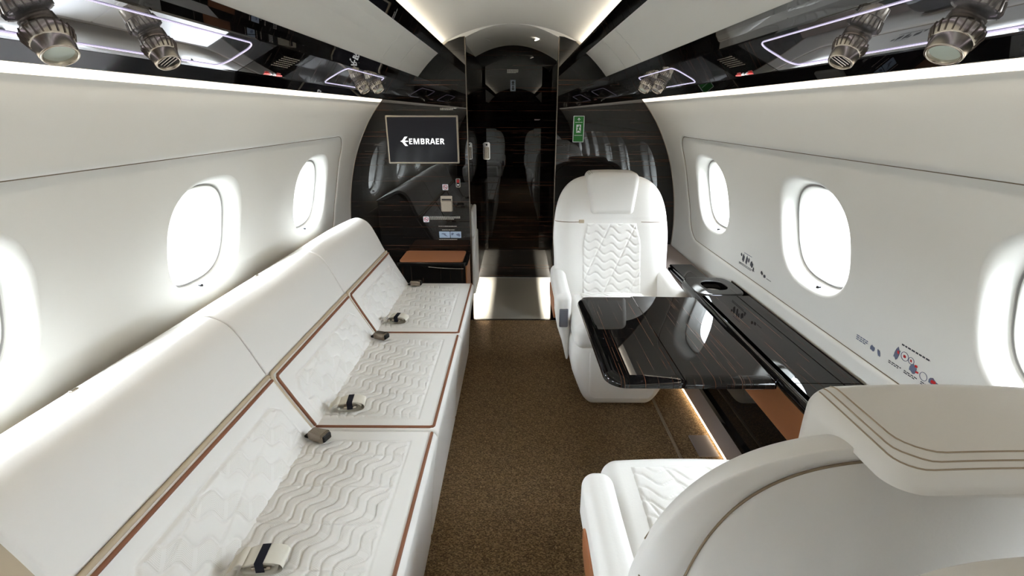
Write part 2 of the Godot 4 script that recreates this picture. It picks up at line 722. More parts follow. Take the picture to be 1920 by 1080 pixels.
func build_windows() -> void:
	var n := 1
	for s in [-1.0, 1.0]:
		for k in WIN_Z.size():
			var zc: float = WIN_Z[k]
			var o := Node3D.new()
			o.name = "window_%d" % n
			add_child(o)
			var side_name := "above the sofa" if s < 0 else "on the armchair side"
			var order: String = ["next to the front bulkhead", "second from the front bulkhead", "third from the front bulkhead", "fourth from the front bulkhead", "fifth from the front bulkhead", "last before the rear wall"][k]
			meta(o, "oval cabin window %s, %s" % [side_name, order], "window", "cabin windows", "structure")
			n += 1
			var dirs := ring_dirs(zc, zc - 0.4, zc + 0.4, 0.60, 1.30, 20)
			var make := func(list: Array, smooth := true) -> ArrayMesh:
				var m := MB.new()
				var rows := []
				for q in list:
					var row := []
					for d in dirs:
						var h := hole_point(d[1].x, d[1].y, q.x) + Vector2(zc, WIN_Y)
						row.append(on_wall(s, h.x, h.y, q.y + 0.009))
					rows.append(row)
				m.sheet(rows, s < 0, true)
				return m.done()
			part("reveal", make.call([Vector2(0, 0), Vector2(0.003, 0.0005), Vector2(0.008, 0.003), Vector2(0.013, 0.008), Vector2(0.017, 0.016), Vector2(0.020, 0.028), Vector2(0.026, 0.052), Vector2(0.029, 0.056)]), M.wall, o)
			part("gasket", make.call([Vector2(0.0285, 0.055), Vector2(0.030, 0.059), Vector2(0.033, 0.059), Vector2(0.0345, 0.056)]), M.gasket, o)
			part("inner_frame", make.call([Vector2(0.034, 0.060), Vector2(0.035, 0.055), Vector2(0.038, 0.054), Vector2(0.042, 0.06), Vector2(0.050, 0.09), Vector2(0.056, 0.128)]), M.wall, o)
			var pane := MB.new()
			var ring := []
			for d in dirs:
				var h := hole_point(d[1].x, d[1].y, 0.050) + Vector2(zc, WIN_Y)
				ring.append(on_wall(s, h.x, h.y, 0.118))
			var mid := on_wall(s, zc, WIN_Y, 0.118)
			var kk := pane.add(mid)
			for p in ring: pane.add(p)
			for a in ring.size():
				if s > 0: pane.tri(kk, kk + 1 + (a + 1) % ring.size(), kk + 1 + a)
				else: pane.tri(kk, kk + 1 + a, kk + 1 + (a + 1) % ring.size())
			part("pane", pane.done(), M.glass, o)
			# shade pull: knob and stop at the bottom of the reveal
			var lk := MB.new()
			var at := on_wall(s, zc + 0.02, WIN_Y - WIN_B + 0.017, 0.032)
			lk.rbox(at, Vector3(0.007, 0.009, 0.0065), 0.004, 2, 0)
			lk.rbox(at + Vector3(0, -0.004, 0.030), Vector3(0.006, 0.004, 0.007), 0.001, 1, 0)
			part("shade_stop", lk.done(), M.black, o)

# ------------------------------------------------------------------ ceiling
func ceil_y(x: float) -> float:
	return 1.835 - 0.62 * x * x

func build_ceiling() -> void:
	var c := setting("ceiling", "pale cabin ceiling with light coves and cream side panels", "ceiling")
	var mb := MB.new()
	var pts := []
	for k in 33:
		var x := lerpf(-0.435, 0.435, k / 32.0)
		pts.append(Vector2(x, ceil_y(x)))
	strip_z(mb, pts, BULK, AFT)
	part("centre_panel", mb.done(), M.ceiling, c)
	# end of the ceiling over the entry arch
	var arch := []
	for k in 25:
		var x := lerpf(-0.44, 0.44, k / 24.0)
		arch.append(Vector2(x, 1.835 - 0.97 * x * x))
	for k in 25:
		var x := lerpf(0.44, -0.44, k / 24.0)
		arch.append(Vector2(x, ceil_y(x) + 0.012))
	bar("arch_edge", arch, BULK - 0.012, BULK - 0.004, M.ceiling, c)
	for s in [-1.0, 1.0]:
		var zs := [BULK, -2.497, -2.492, -2.195, -2.19, -0.30, -0.295, 1.20, 1.205, AFT]
		for k in range(0, zs.size(), 2):
			bar("side_panel", mirror_x([Vector2(0.551, 1.560), Vector2(0.560, 1.570), Vector2(0.433, 1.697), Vector2(0.424, 1.686), Vector2(0.455, 1.661), Vector2(0.49, 1.628), Vector2(0.522, 1.594)], s), zs[k], zs[k + 1], M.ceiling, c)
		bar("panel_backing", mirror_x([Vector2(0.560, 1.571), Vector2(0.575, 1.585), Vector2(BH, 1.715), Vector2(0.434, 1.699)], s), BULK, AFT, M.welt, c)
		bar("rail", mirror_x([Vector2(0.428, 1.683), Vector2(0.434, 1.692), Vector2(0.410, 1.716), Vector2(0.398, 1.711), Vector2(0.386, 1.720), Vector2(0.381, 1.717), Vector2(0.384, 1.709)], s), BULK, AFT, M.gloss_black, c)
		bar("cove_glow_strip", mirror_x([Vector2(0.400, 1.7135), Vector2(0.408, 1.7175), Vector2(0.406, 1.726), Vector2(0.398, 1.722)], s), BULK + 0.01, AFT, M.ceiling_glow, c)
	# entry ceiling with its two downlights
	var e := setting("ceiling_entry", "grey arched ceiling of the entry with small downlights", "ceiling")
	mb = MB.new()
	pts = []
	for k in 25:
		var x := lerpf(-0.42, 0.42, k / 24.0)
		pts.append(Vector2(x, 1.835 - 0.97 * x * x))
	strip_z(mb, pts, -3.96, BULK - 0.004)
	part("arch_panel", mb.done(), M.ceiling, e)
	for s in [-1.0, 1.0]:
		var x: float = 0.165 * s
		mb = MB.new()
		mb.plate(rrect(0.046, 0.046, 0.014), 0.004, 0.0015, Transform3D(Basis(Vector3.RIGHT, Vector3.BACK, Vector3.DOWN).rotated(Vector3.BACK, s * 0.3), Vector3(x, 1.835 - 0.97 * x * x - 0.001, -3.42)))
		var d := part("downlight", mb.done(), M.spot_glow if s > 0 else M.ceiling, e)
		if s > 0: d.set_meta("label", "small lit square downlight")
	var sp := SpotLight3D.new()
	sp.name = "entry_lamp"
	add_child(sp)
	sp.position = Vector3(0.165, 1.795, -3.42)
	sp.rotation_degrees = Vector3(-90, 0, 0)
	sp.spot_angle = 50
	sp.light_color = Color(1.0, 0.94, 0.86)
	sp.light_energy = 0.12
	sp.light_size = 0.02
	sp.spot_range = 6.0
	sp.shadow_enabled = true

# ------------------------------------------------------------------ front bulkheads, entry, door
func bulk_outline() -> Array:
	var out := [Vector2(0.27, 0.0), Vector2(1.02, 0.0), Vector2(1.05, 0.30)]
	for k in 24:
		var y := lerpf(0.5, 1.437, k / 23.0)
		out.append(Vector2(wx(y) + 0.004, y))
	for p in [Vector2(0.70, 1.50), Vector2(0.60, 1.552), Vector2(0.548, 1.585), Vector2(0.50, 1.632), Vector2(0.43, 1.702), Vector2(0.375, 1.742), Vector2(0.30, 1.768), Vector2(0.27, 1.772)]:
		out.append(p)
	return out

func build_front() -> void:
	var wf := setting("wall_front", "dark streaked lacquer bulkheads either side of the entry", "wall")
	for s in [-1.0, 1.0]:
		var mb := MB.new()
		mb.plate(mirror_x(bulk_outline(), s), 0.035, 0.002, Transform3D(Basis.IDENTITY, Vector3(0, 0, BULK - 0.035)))
		part("bulkhead_panel", mb.done(), M.ebony_x, wf)
		box("edge_trim", Vector3(s * 0.27 - 0.003, 0.0, BULK - 0.037), Vector3(s * 0.27 + 0.003, 1.768, BULK + 0.003), 0.002, M.nickel_dark, wf)
		mb = MB.new()
		var path := []
		for p in bulk_outline().slice(3, 33):
			path.append(Vector3(s * (p.x - 0.004), p.y, BULK + 0.002))
		mb.tube(path, 0.0035, 6)
		part("outline_trim", mb.done(), M.bezel, wf)
	# entry side walls
	var el := setting("wall_entry", "black side walls of the entry", "wall")
	box("side_panel", Vector3(-0.42, 0.15, -3.945), Vector3(-0.282, 1.755, BULK - 0.04), 0.002, M.gloss_black, el)
	box("kick_lip", Vector3(-0.288, 0.085, -3.95), Vector3(-0.282, 0.16, BULK - 0.04), 0.001, M.gloss_black, el)
	box("kick_back", Vector3(-0.43, -0.01, -3.96), Vector3(-0.36, 0.16, BULK - 0.04), 0.001, M.vinyl, el)
	box("toe_light", Vector3(-0.356, 0.128, -3.93), Vector3(-0.336, 0.134, BULK - 0.06), 0.001, M.floor_glow, el)
	for s in [-1.0, 1.0]:
		area(Vector3(-0.346 if s < 0 else 0.366, 0.124, (BULK - 3.97) / 2), Vector3(-s * 0.6, -1, 0), Vector2(0.012, 0.84), Color(1.0, 0.97, 0.92), 1.3, "toe_lamp")
	var hd := setting("trim_3", "dark lining above the entry walls", "trim")
	box("lining", Vector3(-1.2, 1.55, -4.0), Vector3(-0.425, 2.05, BULK - 0.036), 0.001, M.black, hd)
	box("lining", Vector3(0.425, 1.55, -4.0), Vector3(1.2, 2.05, BULK - 0.036), 0.001, M.black, hd)
	box("lining", Vector3(0.33, 1.705, -3.95), Vector3(0.42, 1.80, BULK - 0.04), 0.001, M.black, hd)
	# galley cabinet on the right of the entry
	var g := thing("galley_cabinet", "black galley cabinet with small silver latches right of the entry", "cabinet", Vector3(0.36, 0, -3.5))
	box("body", Vector3(-0.045, 0.15, -0.445), Vector3(0.055, 1.70, 0.425), 0.002, M.gloss_black, g)
	box("toe_light", Vector3(-0.004, 0.128, -0.43), Vector3(0.016, 0.134, 0.41), 0.001, M.floor_glow, g)
	box("kick_lip", Vector3(-0.045, 0.085, -0.45), Vector3(-0.039, 0.155, 0.425), 0.001, M.gloss_black, g)
	box("kick_back", Vector3(0.018, 0.0, -0.445), Vector3(0.055, 0.15, 0.425), 0.001, M.vinyl, g)
	for y in [0.62, 0.78, 0.90, 1.0, 1.12]:
		box("drawer_front", Vector3(-0.051, y - 0.05 if y != 1.12 else y - 0.055, 0.02), Vector3(-0.044, y + 0.045, 0.41), 0.002, M.gloss_black, g)
		box("latch", Vector3(-0.084, y - 0.014, 0.345), Vector3(-0.050, y + 0.014, 0.362), 0.005, M.chrome, g)
	# crew seat folded on the left of the entry
	var cs := thing("crew_seat", "white padded folding crew seat in the entry behind the left bulkhead", "seat", Vector3(-0.282, 0, -3.3))
	var mb2 := MB.new()
	mb2.rbox(Vector3(0.014, 0.36, 0.02), Vector3(0.014, 0.20, 0.16), 0.012, 3, 0)
	part("seat_pad", mb2.done(), M.leather, cs)
	mb2 = MB.new()
	mb2.rbox(Vector3(0.012, 0.66, 0.05), Vector3(0.012, 0.09, 0.13), 0.011, 3, 0)
	part("back_pad", mb2.done(), M.leather, cs)
	# closed door at the end of the entry
	var d := Node3D.new()
	d.name = "door_1"
	add_child(d)
	meta(d, "closed black lacquered door at the end of the entry", "door", "", "structure")
	var top := [Vector2(-0.40, -0.0), Vector2(0.40, 0.0)]
	for k in 25:
		var x := lerpf(0.40, -0.40, k / 24.0)
		top.append(Vector2(x, 1.835 - 0.97 * x * x + 0.03))
	mb2 = MB.new()
	mb2.plate(top, 0.04, 0.002, Transform3D(Basis.IDENTITY, Vector3(0, 0, -3.99)))
	part("door_leaf", mb2.done(), M.ebony_x, d)
	mb2 = MB.new()
	mb2.plate(rrect(0.058, 0.135, 0.014), 0.006, 0.002, Transform3D(Basis.IDENTITY, Vector3(-0.211, 1.073, -3.95)))
	var h := part("handle_plate", mb2.done(), M.chrome, d, "chrome recessed door handle")
	mb2 = MB.new()
	mb2.rbox(Vector3(-0.211, 1.06, -3.94), Vector3(0.02, 0.045, 0.006), 0.004, 2, 0)
	part("lever", mb2.done(), M.nickel, h)
	mb2 = MB.new()
	mb2.plate(circle(0.008, 12), 0.004, 0.001, Transform3D(Basis.IDENTITY, Vector3(-0.211, 1.122, -3.944)))
	part("lock", mb2.done(), M.black, h)
	for q in [[Vector3(-0.002, 1.658, -3.9495), 0.085, 6], [Vector3(0.192, 1.31, -3.9495), 0.046, 2]]:
		part("lettering", print_lines(q[1], q[2], 0.0045), M.aluminium, d).position = q[0]
	var sg := thing("arrow_sign", "pale blue sign with up and down arrows on the dark door", "sign", Vector3(0.0, 1.5575, -3.9495))
	mb2 = MB.new()
	mb2.plate(rrect(0.041, 0.080, 0.003, 2), 0.002, 0.0, Transform3D.IDENTITY)
	part("plate", mb2.done(), M.placard, sg)
	mb2 = MB.new()
	mb2.plate([Vector2(0, 0.034), Vector2(-0.013, 0.018), Vector2(-0.004, 0.020), Vector2(-0.004, 0.012), Vector2(-0.013, 0.006), Vector2(0.013, 0.006), Vector2(0.004, 0.012), Vector2(0.004, 0.020), Vector2(0.013, 0.018)], 0.0006, 0.0, Transform3D(Basis.IDENTITY, Vector3(0, 0, 0.002)))
	mb2.plate([Vector2(0, -0.034), Vector2(0.013, -0.020), Vector2(0.004, -0.022), Vector2(0.004, 0.0), Vector2(-0.004, 0.0), Vector2(-0.004, -0.022), Vector2(-0.013, -0.020)], 0.0006, 0.0, Transform3D(Basis.IDENTITY, Vector3(0, 0, 0.002)))
	part("arrows", mb2.done(), M.ink, sg)

# rows of short raised dashes like small print seen from afar
func print_lines(w: float, rows: int, pitch: float, sd := 3) -> ArrayMesh:
	rng.seed = sd
	var mb := MB.new()
	for r in rows:
		var x := -w / 2
		var stop := w / 2 * (1.0 if r < rows - 1 else 0.6)
		while x < stop:
			var l := rng.randf_range(0.006, 0.014)
			var y := (rows / 2.0 - r - 0.5) * pitch
			mb.quad(Vector3(x, y - pitch * 0.28, 0.0004), Vector3(minf(x + l, stop), y - pitch * 0.28, 0.0004), Vector3(minf(x + l, stop), y + pitch * 0.28, 0.0004), Vector3(x, y + pitch * 0.28, 0.0004))
			x += l + 0.0022
	return mb.done()

# ------------------------------------------------------------------ overhead service panels
func build_service_panels() -> void:
	var p0 := Vector2(0.735, 1.464)
	var p1 := Vector2(0.604, 1.5305)
	for s in [-1.0, 1.0]:
		var where := "above the sofa" if s < 0 else "above the armchairs"
		var o := thing("service_panel", "glossy black overhead service panel " + where, "panel")
		for q in [[BULK, -1.402], [-1.398, AFT]]:
			bar("lip", mirror_x([Vector2(0.746, 1.4350), Vector2(0.749, 1.4340), Vector2(0.751, 1.437), Vector2(0.742, 1.468), Vector2(0.735, 1.4635)], s), q[0], q[1], M.lip_mirror if s < 0 and q[1] > 0.0 else M.gloss_black, o)
		bar("cove_glow_strip", mirror_x([Vector2(wx(1.421) - 0.004, 1.420), Vector2(wx(1.421) - 0.001, 1.421), Vector2(wx(1.455) - 0.001, 1.455), Vector2(wx(1.455) - 0.005, 1.455)], s), BULK + 0.01, AFT, M.wall_wash_glow, o, "glowing strip standing in for cove light washing the wall top")  # wall band made to glow, imitating the wash of the hidden cove lamp
		var zs := [BULK, -1.662, -1.658, -1.402, -1.398, 0.30, 0.304, AFT]
		for k in range(0, zs.size(), 2):
			bar("mirror_panel", mirror_x([Vector2(p0.x, p0.y), Vector2(p0.x + 0.004, p0.y + 0.008), Vector2(p1.x + 0.004, p1.y + 0.008), Vector2(p1.x, p1.y)], s), zs[k], zs[k + 1], M.gloss_black if k == 2 else M.dark_mirror, o)
		bar("upper_rail", mirror_x([Vector2(0.603, 1.5285), Vector2(0.603, 1.545), Vector2(0.556, 1.566), Vector2(0.550, 1.559), Vector2(0.560, 1.551), Vector2(0.578, 1.540), Vector2(0.592, 1.527), Vector2(0.598, 1.5245)], s), BULK, AFT, M.gloss_black, o)
		bar("back_box", mirror_x([Vector2(0.603, 1.5455), Vector2(0.742, 1.4685), Vector2(0.76, 1.50), Vector2(0.62, 1.62), Vector2(0.575, 1.59)], s), BULK, AFT, M.black, o)
		# frame of the panel: direction of its slope and its normal (pointing down into the cabin)
		var du := Vector3(s * (p0.x - p1.x), p0.y - p1.y, 0).normalized()
		var nn := Vector3(-s * absf(du.y), -absf(du.x), 0).normalized()
		var at := func(x: float, z: float, h := 0.0) -> Vector3:
			var t := (p0.x - x) / (p0.x - p1.x)
			return Vector3(s * x, lerpf(p0.y, p1.y, t), z) + nn * h
		for unit in [[-0.66, -1.31], [-1.98, -2.545]]:
			var path := []
			for q in rrect(0.098, unit[0] - unit[1], 0.03, 6):
				path.append(at.call(0.671 + q.x, (unit[0] + unit[1]) / 2 + q.y, 0.001))
			var mb := MB.new()
			mb.tube(path, 0.0014, 6, true)
			part("glow_outline", mb.done(), M.line_glow, o, "thin glowing outline")  # rounded outline tube with its own glow
		# air outlet and reading light in pairs
		for q in [[0.690, -0.80, true], [0.672, -1.015, false], [0.672, -2.285, false], [0.655, -2.455, true], [0.690, 0.62, true], [0.672, 0.40, false]]:
			var axis := Vector3(-s * 0.50, -0.84, 0.22).normalized()
			var b := Basis(axis.cross(Vector3.BACK).normalized(), axis, Vector3.ZERO)
			b.z = b.x.cross(b.y)
			var xf := Transform3D(b, at.call(q[0], q[1], -0.004))
			var mb := MB.new()
			mb.lathe([Vector2(0.0, -0.004), Vector2(0.0245, -0.004), Vector2(0.0245, 0.012), Vector2(0.0225, 0.0135), Vector2(0.0225, 0.016)], 32, xf)
			var v := part("reading_light" if q[2] else "air_vent", mb.done(), M.nickel_dark, o, "ribbed bronze-nickel " + ("reading light" if q[2] else "air vent"))
			mb = MB.new()
			var k1 := 1.12 if q[2] else 1.0
			mb.lathe([Vector2(0.022, 0.016), Vector2(0.0285 * k1, 0.019), Vector2(0.0295 * k1, 0.025), Vector2(0.025 * k1, 0.038), Vector2(0.0235 * k1, 0.0395)], 32, xf)
			var ribs := MB.new()
			for kk in 20:
				var w := TAU * kk / 20.0
				ribs.tube([xf * Vector3(cos(w) * 0.0290 * k1, 0.0195, -sin(w) * 0.0290 * k1), xf * Vector3(cos(w) * 0.0300 * k1, 0.025, -sin(w) * 0.0300 * k1), xf * Vector3(cos(w) * 0.0255 * k1, 0.038, -sin(w) * 0.0255 * k1)], 0.0012, 5)
			var collar := part("collar", mb.done(), M.nickel, v)
			collar.name = "collar"
			part("ribs", ribs.done(), M.nickel_dark, v)
			mb = MB.new()
			mb.lathe([Vector2(0.0235 * k1, 0.0395), Vector2(0.0245 * k1, 0.041), Vector2(0.0225 * k1, 0.058), Vector2(0.021 * k1, 0.060), Vector2(0.0185 * k1, 0.059), Vector2(0.018 * k1, 0.050)], 32, xf)
			part("nozzle", mb.done(), M.nickel, v)
			mb = MB.new()
			mb.plate(circle(0.0186 * k1, 20), 0.001, 0.0, xf * Transform3D(Basis(Vector3.RIGHT, Vector3.FORWARD, Vector3.UP), Vector3(0, 0.052, 0)))
			if not q[2]:
				part("throat", mb.done(), M.black, v)
				mb = MB.new()
				for y in [-0.010, -0.0035, 0.003, 0.0095]:
					mb.tube([xf * Vector3(-0.015, 0.054, y), xf * Vector3(0.015, 0.054, y)], 0.0013, 5)
				part("grille", mb.done(), M.chrome, v)
			else:
				part("lens", mb.done(), M.lens, v)
		# loudspeaker grille and lit belt sign between the two units
		var mb3 := MB.new()
		for a in 9:
			for c in 6:
				var p: Vector3 = at.call(0.640 + c * 0.008, -1.50 - a * 0.012, 0.0006)
				mb3.rbox(p, Vector3(0.0022, 0.0012, 0.0022), 0.001, 1, 0)
		part("speaker_dots", mb3.done(), M.nickel_dark, o)
		for a in 4:
			mb3 = MB.new()
			var red := a == 0 or a == 3
			mb3.rbox(at.call(0.722, [-1.545, -1.568, -1.594, -1.620][a], 0.001), Vector3(0.007, 0.0018, 0.011) if red else Vector3(0.004, 0.0018, 0.005), 0.001, 1, 0)
			part("sign_light", mb3.done(), M.sign_red_glow if red else M.logo_glow, o, "small lit warning symbol")

# ------------------------------------------------------------------ side console under the right windows
const FLAT := Basis(Vector3(1, 0, 0), Vector3(0, 0, -1), Vector3(0, 1, 0))   # plates lying face up

func build_console() -> void:
	var o := setting("baseboard_right", "taupe kick panel with floor light and black mirror panel along the right wall", "baseboard")
	bar("kick_panel", [Vector2(0.90, 0.016), Vector2(0.915, 0.016), Vector2(0.915, 0.142), Vector2(0.90, 0.142)], BULK + 0.002, AFT - 0.01, M.taupe, o)
	bar("floor_light", [Vector2(0.899, 0.003), Vector2(0.912, 0.003), Vector2(0.912, 0.015), Vector2(0.899, 0.015)], -2.3, 1.1, M.floor_glow, o, "thin lit strip along the floor")
	bar("trim_strip", [Vector2(0.889, 0.142), Vector2(0.915, 0.142), Vector2(0.915, 0.158), Vector2(0.893, 0.158)], BULK + 0.002, AFT - 0.01, M.gloss_black, o)
	bar("mirror_panel", [Vector2(0.906, 0.158), Vector2(0.918, 0.158), Vector2(0.918, 0.42), Vector2(0.906, 0.42)], BULK + 0.002, AFT - 0.01, M.gloss_black, o)
	o = thing("side_console", "black lacquered side ledge with cup holder and brown leather front", "console")
	var mb := MB.new()
	strip_z(mb, spline([Vector2(0.918, 0.362), Vector2(0.908, 0.362), Vector2(0.895, 0.40), Vector2(0.882, 0.46), Vector2(0.866, 0.52), Vector2(0.846, 0.57), Vector2(0.832, 0.590)], 0.012), -2.10, AFT - 0.01)
	part("leather_front", mb.done(), M.brown, o, "brown leather panel under the ledge")
	# rounded lip along the aisle edge of the ledge
	var lip := []
	for k in 13:
		var w := PI / 2 + PI * k / 12.0
		lip.append(Vector2(0.824 + 0.017 * cos(w) * 1.05, 0.603 + 0.019 * sin(w)))
	lip.append(Vector2(0.841, 0.584))
	lip.append(Vector2(0.841, 0.622))
	mb = MB.new()
	strip_z(mb, lip, -2.10, AFT - 0.01)
	part("lip", mb.done(), M.gloss_black, o)
	# boards of the ledge
	for zz in [[-1.911, -1.207], [-1.203, 0.55], [0.554, AFT - 0.01]]:
		bar("ledge_board", [Vector2(0.841, 0.59), Vector2(0.979, 0.59), Vector2(0.979, 0.620), Vector2(0.841, 0.6205)], zz[0], zz[1], M.ebony_z, o)
		bar("ledge_board", [Vector2(0.983, 0.59), Vector2(1.036, 0.59), Vector2(1.036, 0.620), Vector2(0.983, 0.620)], zz[0], zz[1], M.ebony_z, o)
	bar("edge_strip", [Vector2(1.0365, 0.59), Vector2(1.0415, 0.59), Vector2(1.0415, 0.623), Vector2(1.0365, 0.623)], -2.10, AFT - 0.01, M.nickel_dark, o)
	# cup holder module with a real well
	mb = MB.new()
	var cc := Vector2(0.922, -2.035)
	var cx := 0.930
	var cz := -2.035
	var n := 48
	var outer := []
	for k in n:
		var w := TAU * k / n
		var e := sup(cos(w), sin(w), 5.0)
		outer.append(cc + Vector2(e.x * 0.113 * (1.0 - 0.10 * smoothstep(-0.3, -1.0, e.y)), e.y * 0.121))
	var ring := func(sc: float, r: float, y: float) -> Array:
		var row := []
		for k in n:
			var w := TAU * k / n
			var p: Vector2 = outer[k] if sc > 0.5 else Vector2(cx, cz) + sup(cos(w), sin(w), 2.6) * r * Vector2(1.0, 1.12)
			if sc > 0.5: p = cc + (p - cc) * (1.0 - r)
			row.append(Vector3(p.x, y, p.y))
		return row
	mb.sheet([ring.call(1, 0.06, 0.572), ring.call(1, 0.0, 0.590), ring.call(1, 0.0, 0.608), ring.call(1, 0.02, 0.619), ring.call(1, 0.06, 0.6225), ring.call(1, 0.10, 0.623), ring.call(0, 0.055, 0.623), ring.call(0, 0.0535, 0.6225), ring.call(0, 0.052, 0.620), ring.call(0, 0.050, 0.56), ring.call(0, 0.046, 0.556)], true, true)
	part("cup_holder", mb.done(), M.gloss_black, o, "glossy black end of the ledge with a round well")
	mb = MB.new()
	mb.plate(circle(0.046, 24), 0.006, 0.001, Transform3D(FLAT, Vector3(cx, 0.586, cz)))
	part("well_base", mb.done(), M.aluminium, o)
	# low lidded arm further forward on a taupe ledge
	o = thing("armrest_console", "low taupe ledge with black lidded armrest beside the far armchair", "console")
	bar("low_ledge", [Vector2(0.858, 0.520), Vector2(0.90, 0.42), Vector2(1.040, 0.42), Vector2(1.040, 0.550), Vector2(0.858, 0.550)], BULK + 0.002, -2.165, M.taupe, o)
	mb = MB.new()
	mb.rbox(Vector3(0.934, 0.573, -2.33), Vector3(0.063, 0.008, 0.165), 0.0075, 3, 0)
	part("armrest_lid", mb.done(), M.gloss_black, o)
	mb = MB.new()
	mb.rbox(Vector3(0.930, 0.557, -2.33), Vector3(0.066, 0.008, 0.160), 0.004, 2, 0)
	part("armrest_box", mb.done(), M.gloss_black, o)
	# steel cover plate on the carpet
	mb = MB.new()
	mb.plate(rrect(0.085, 0.14, 0.004, 2), 0.004, 0.0015, Transform3D(FLAT, Vector3(0.845, 0.0005, -1.70)))
	var fp := part("floor_plate", mb.done(), M.taupe, self)
	meta(fp, "small dark grey cover plate lying on the carpet by the kick panel", "plate")
	box("trim_2", Vector3(0.715, -0.001, -2.6), Vector3(0.728, 0.006, 1.0), 0.002, M.seam, self)
	meta(get_node("trim_2"), "thin brown seat track strip in the carpet", "trim", "", "structure")

# ------------------------------------------------------------------ quilting
func quilt(a: float, b: float, P: float, L: float, A: float, B: float) -> Array:
	var f := fposmod(a / L, 1.0)
	var tri := 1.0 - 4.0 * absf(f - 0.5)
	var b2 := b + A * clampf(tri * 1.5, -1.0, 1.0)
	var q := fposmod(b2 / P, 1.0)
	var t := 1.0 - absf(2.0 * q - 1.0)
	var h := B * (1.0 - pow(1.0 - t, 5.0))
	var c := fposmod((a - 0.45 * b) / (1.5 * L) + 0.5, 1.0) - 0.5
	var d := c * 1.5 * L / 0.0035
	h *= 1.0 - 0.6 * exp(-d * d)
	return [h, Vector2(a / L, b2 / (2.0 * P))]

func spline(pts: Array, step: float) -> Array:
	var c := Curve2D.new()
	c.bake_interval = step
	for k in pts.size():
		var d: Vector2 = (pts[mini(k + 1, pts.size() - 1)] - pts[maxi(k - 1, 0)]) / 6.0
		c.add_point(pts[k], -d if k > 0 else Vector2.ZERO, d if k < pts.size() - 1 else Vector2.ZERO)
	return Array(c.get_baked_points())

# sheet of a profile (x, y) drawn along z from 0 to len; ends rolled in; lift(s, z) -> [height, uv]
func upholster(prof: Array, length: float, nz: int, roll: float, tuck: float, flip: bool, lift = null) -> ArrayMesh:
	var zs := [[0.0, -tuck], [0.0, -roll]]
	for k in range(1, 5):
		var w := PI / 2 * k / 4.0
		zs.append([roll * (1.0 - cos(w)), -roll * (1.0 - sin(w))])
	for k in range(1, nz):
		zs.append([lerpf(roll, length - roll, float(k) / nz), 0.0])
	for k in range(4, 0, -1):
		var w := PI / 2 * k / 4.0
		zs.append([length - roll * (1.0 - cos(w)), -roll * (1.0 - sin(w))])
	zs.append([length, -roll]); zs.append([length, -tuck])
	var rows := []
	var uvs := []
	var s := 0.0
	for a in prof.size():
		var p: Vector2 = prof[a]
		if a > 0: s += p.distance_to(prof[a - 1])
		var d: Vector2 = (prof[mini(a + 1, prof.size() - 1)] - prof[maxi(a - 1, 0)]).normalized()
		var nn := Vector2(d.y, -d.x) if flip else Vector2(-d.y, d.x)
		var row := []
		var uv := []
		for q in zs:
			var h: float = q[1]
			var u := Vector2.ZERO
			if lift:
				var r: Array = lift.call(p, s, q[0])
				h += r[0]
				u = r[1]
			row.append(Vector3(p.x + nn.x * h, p.y + nn.y * h, q[0]))
			uv.append(u)
		rows.append(row)
		uvs.append(uv)
	var mb := MB.new()
	mb.sheet(rows, flip, false, uvs)
	return mb.done()

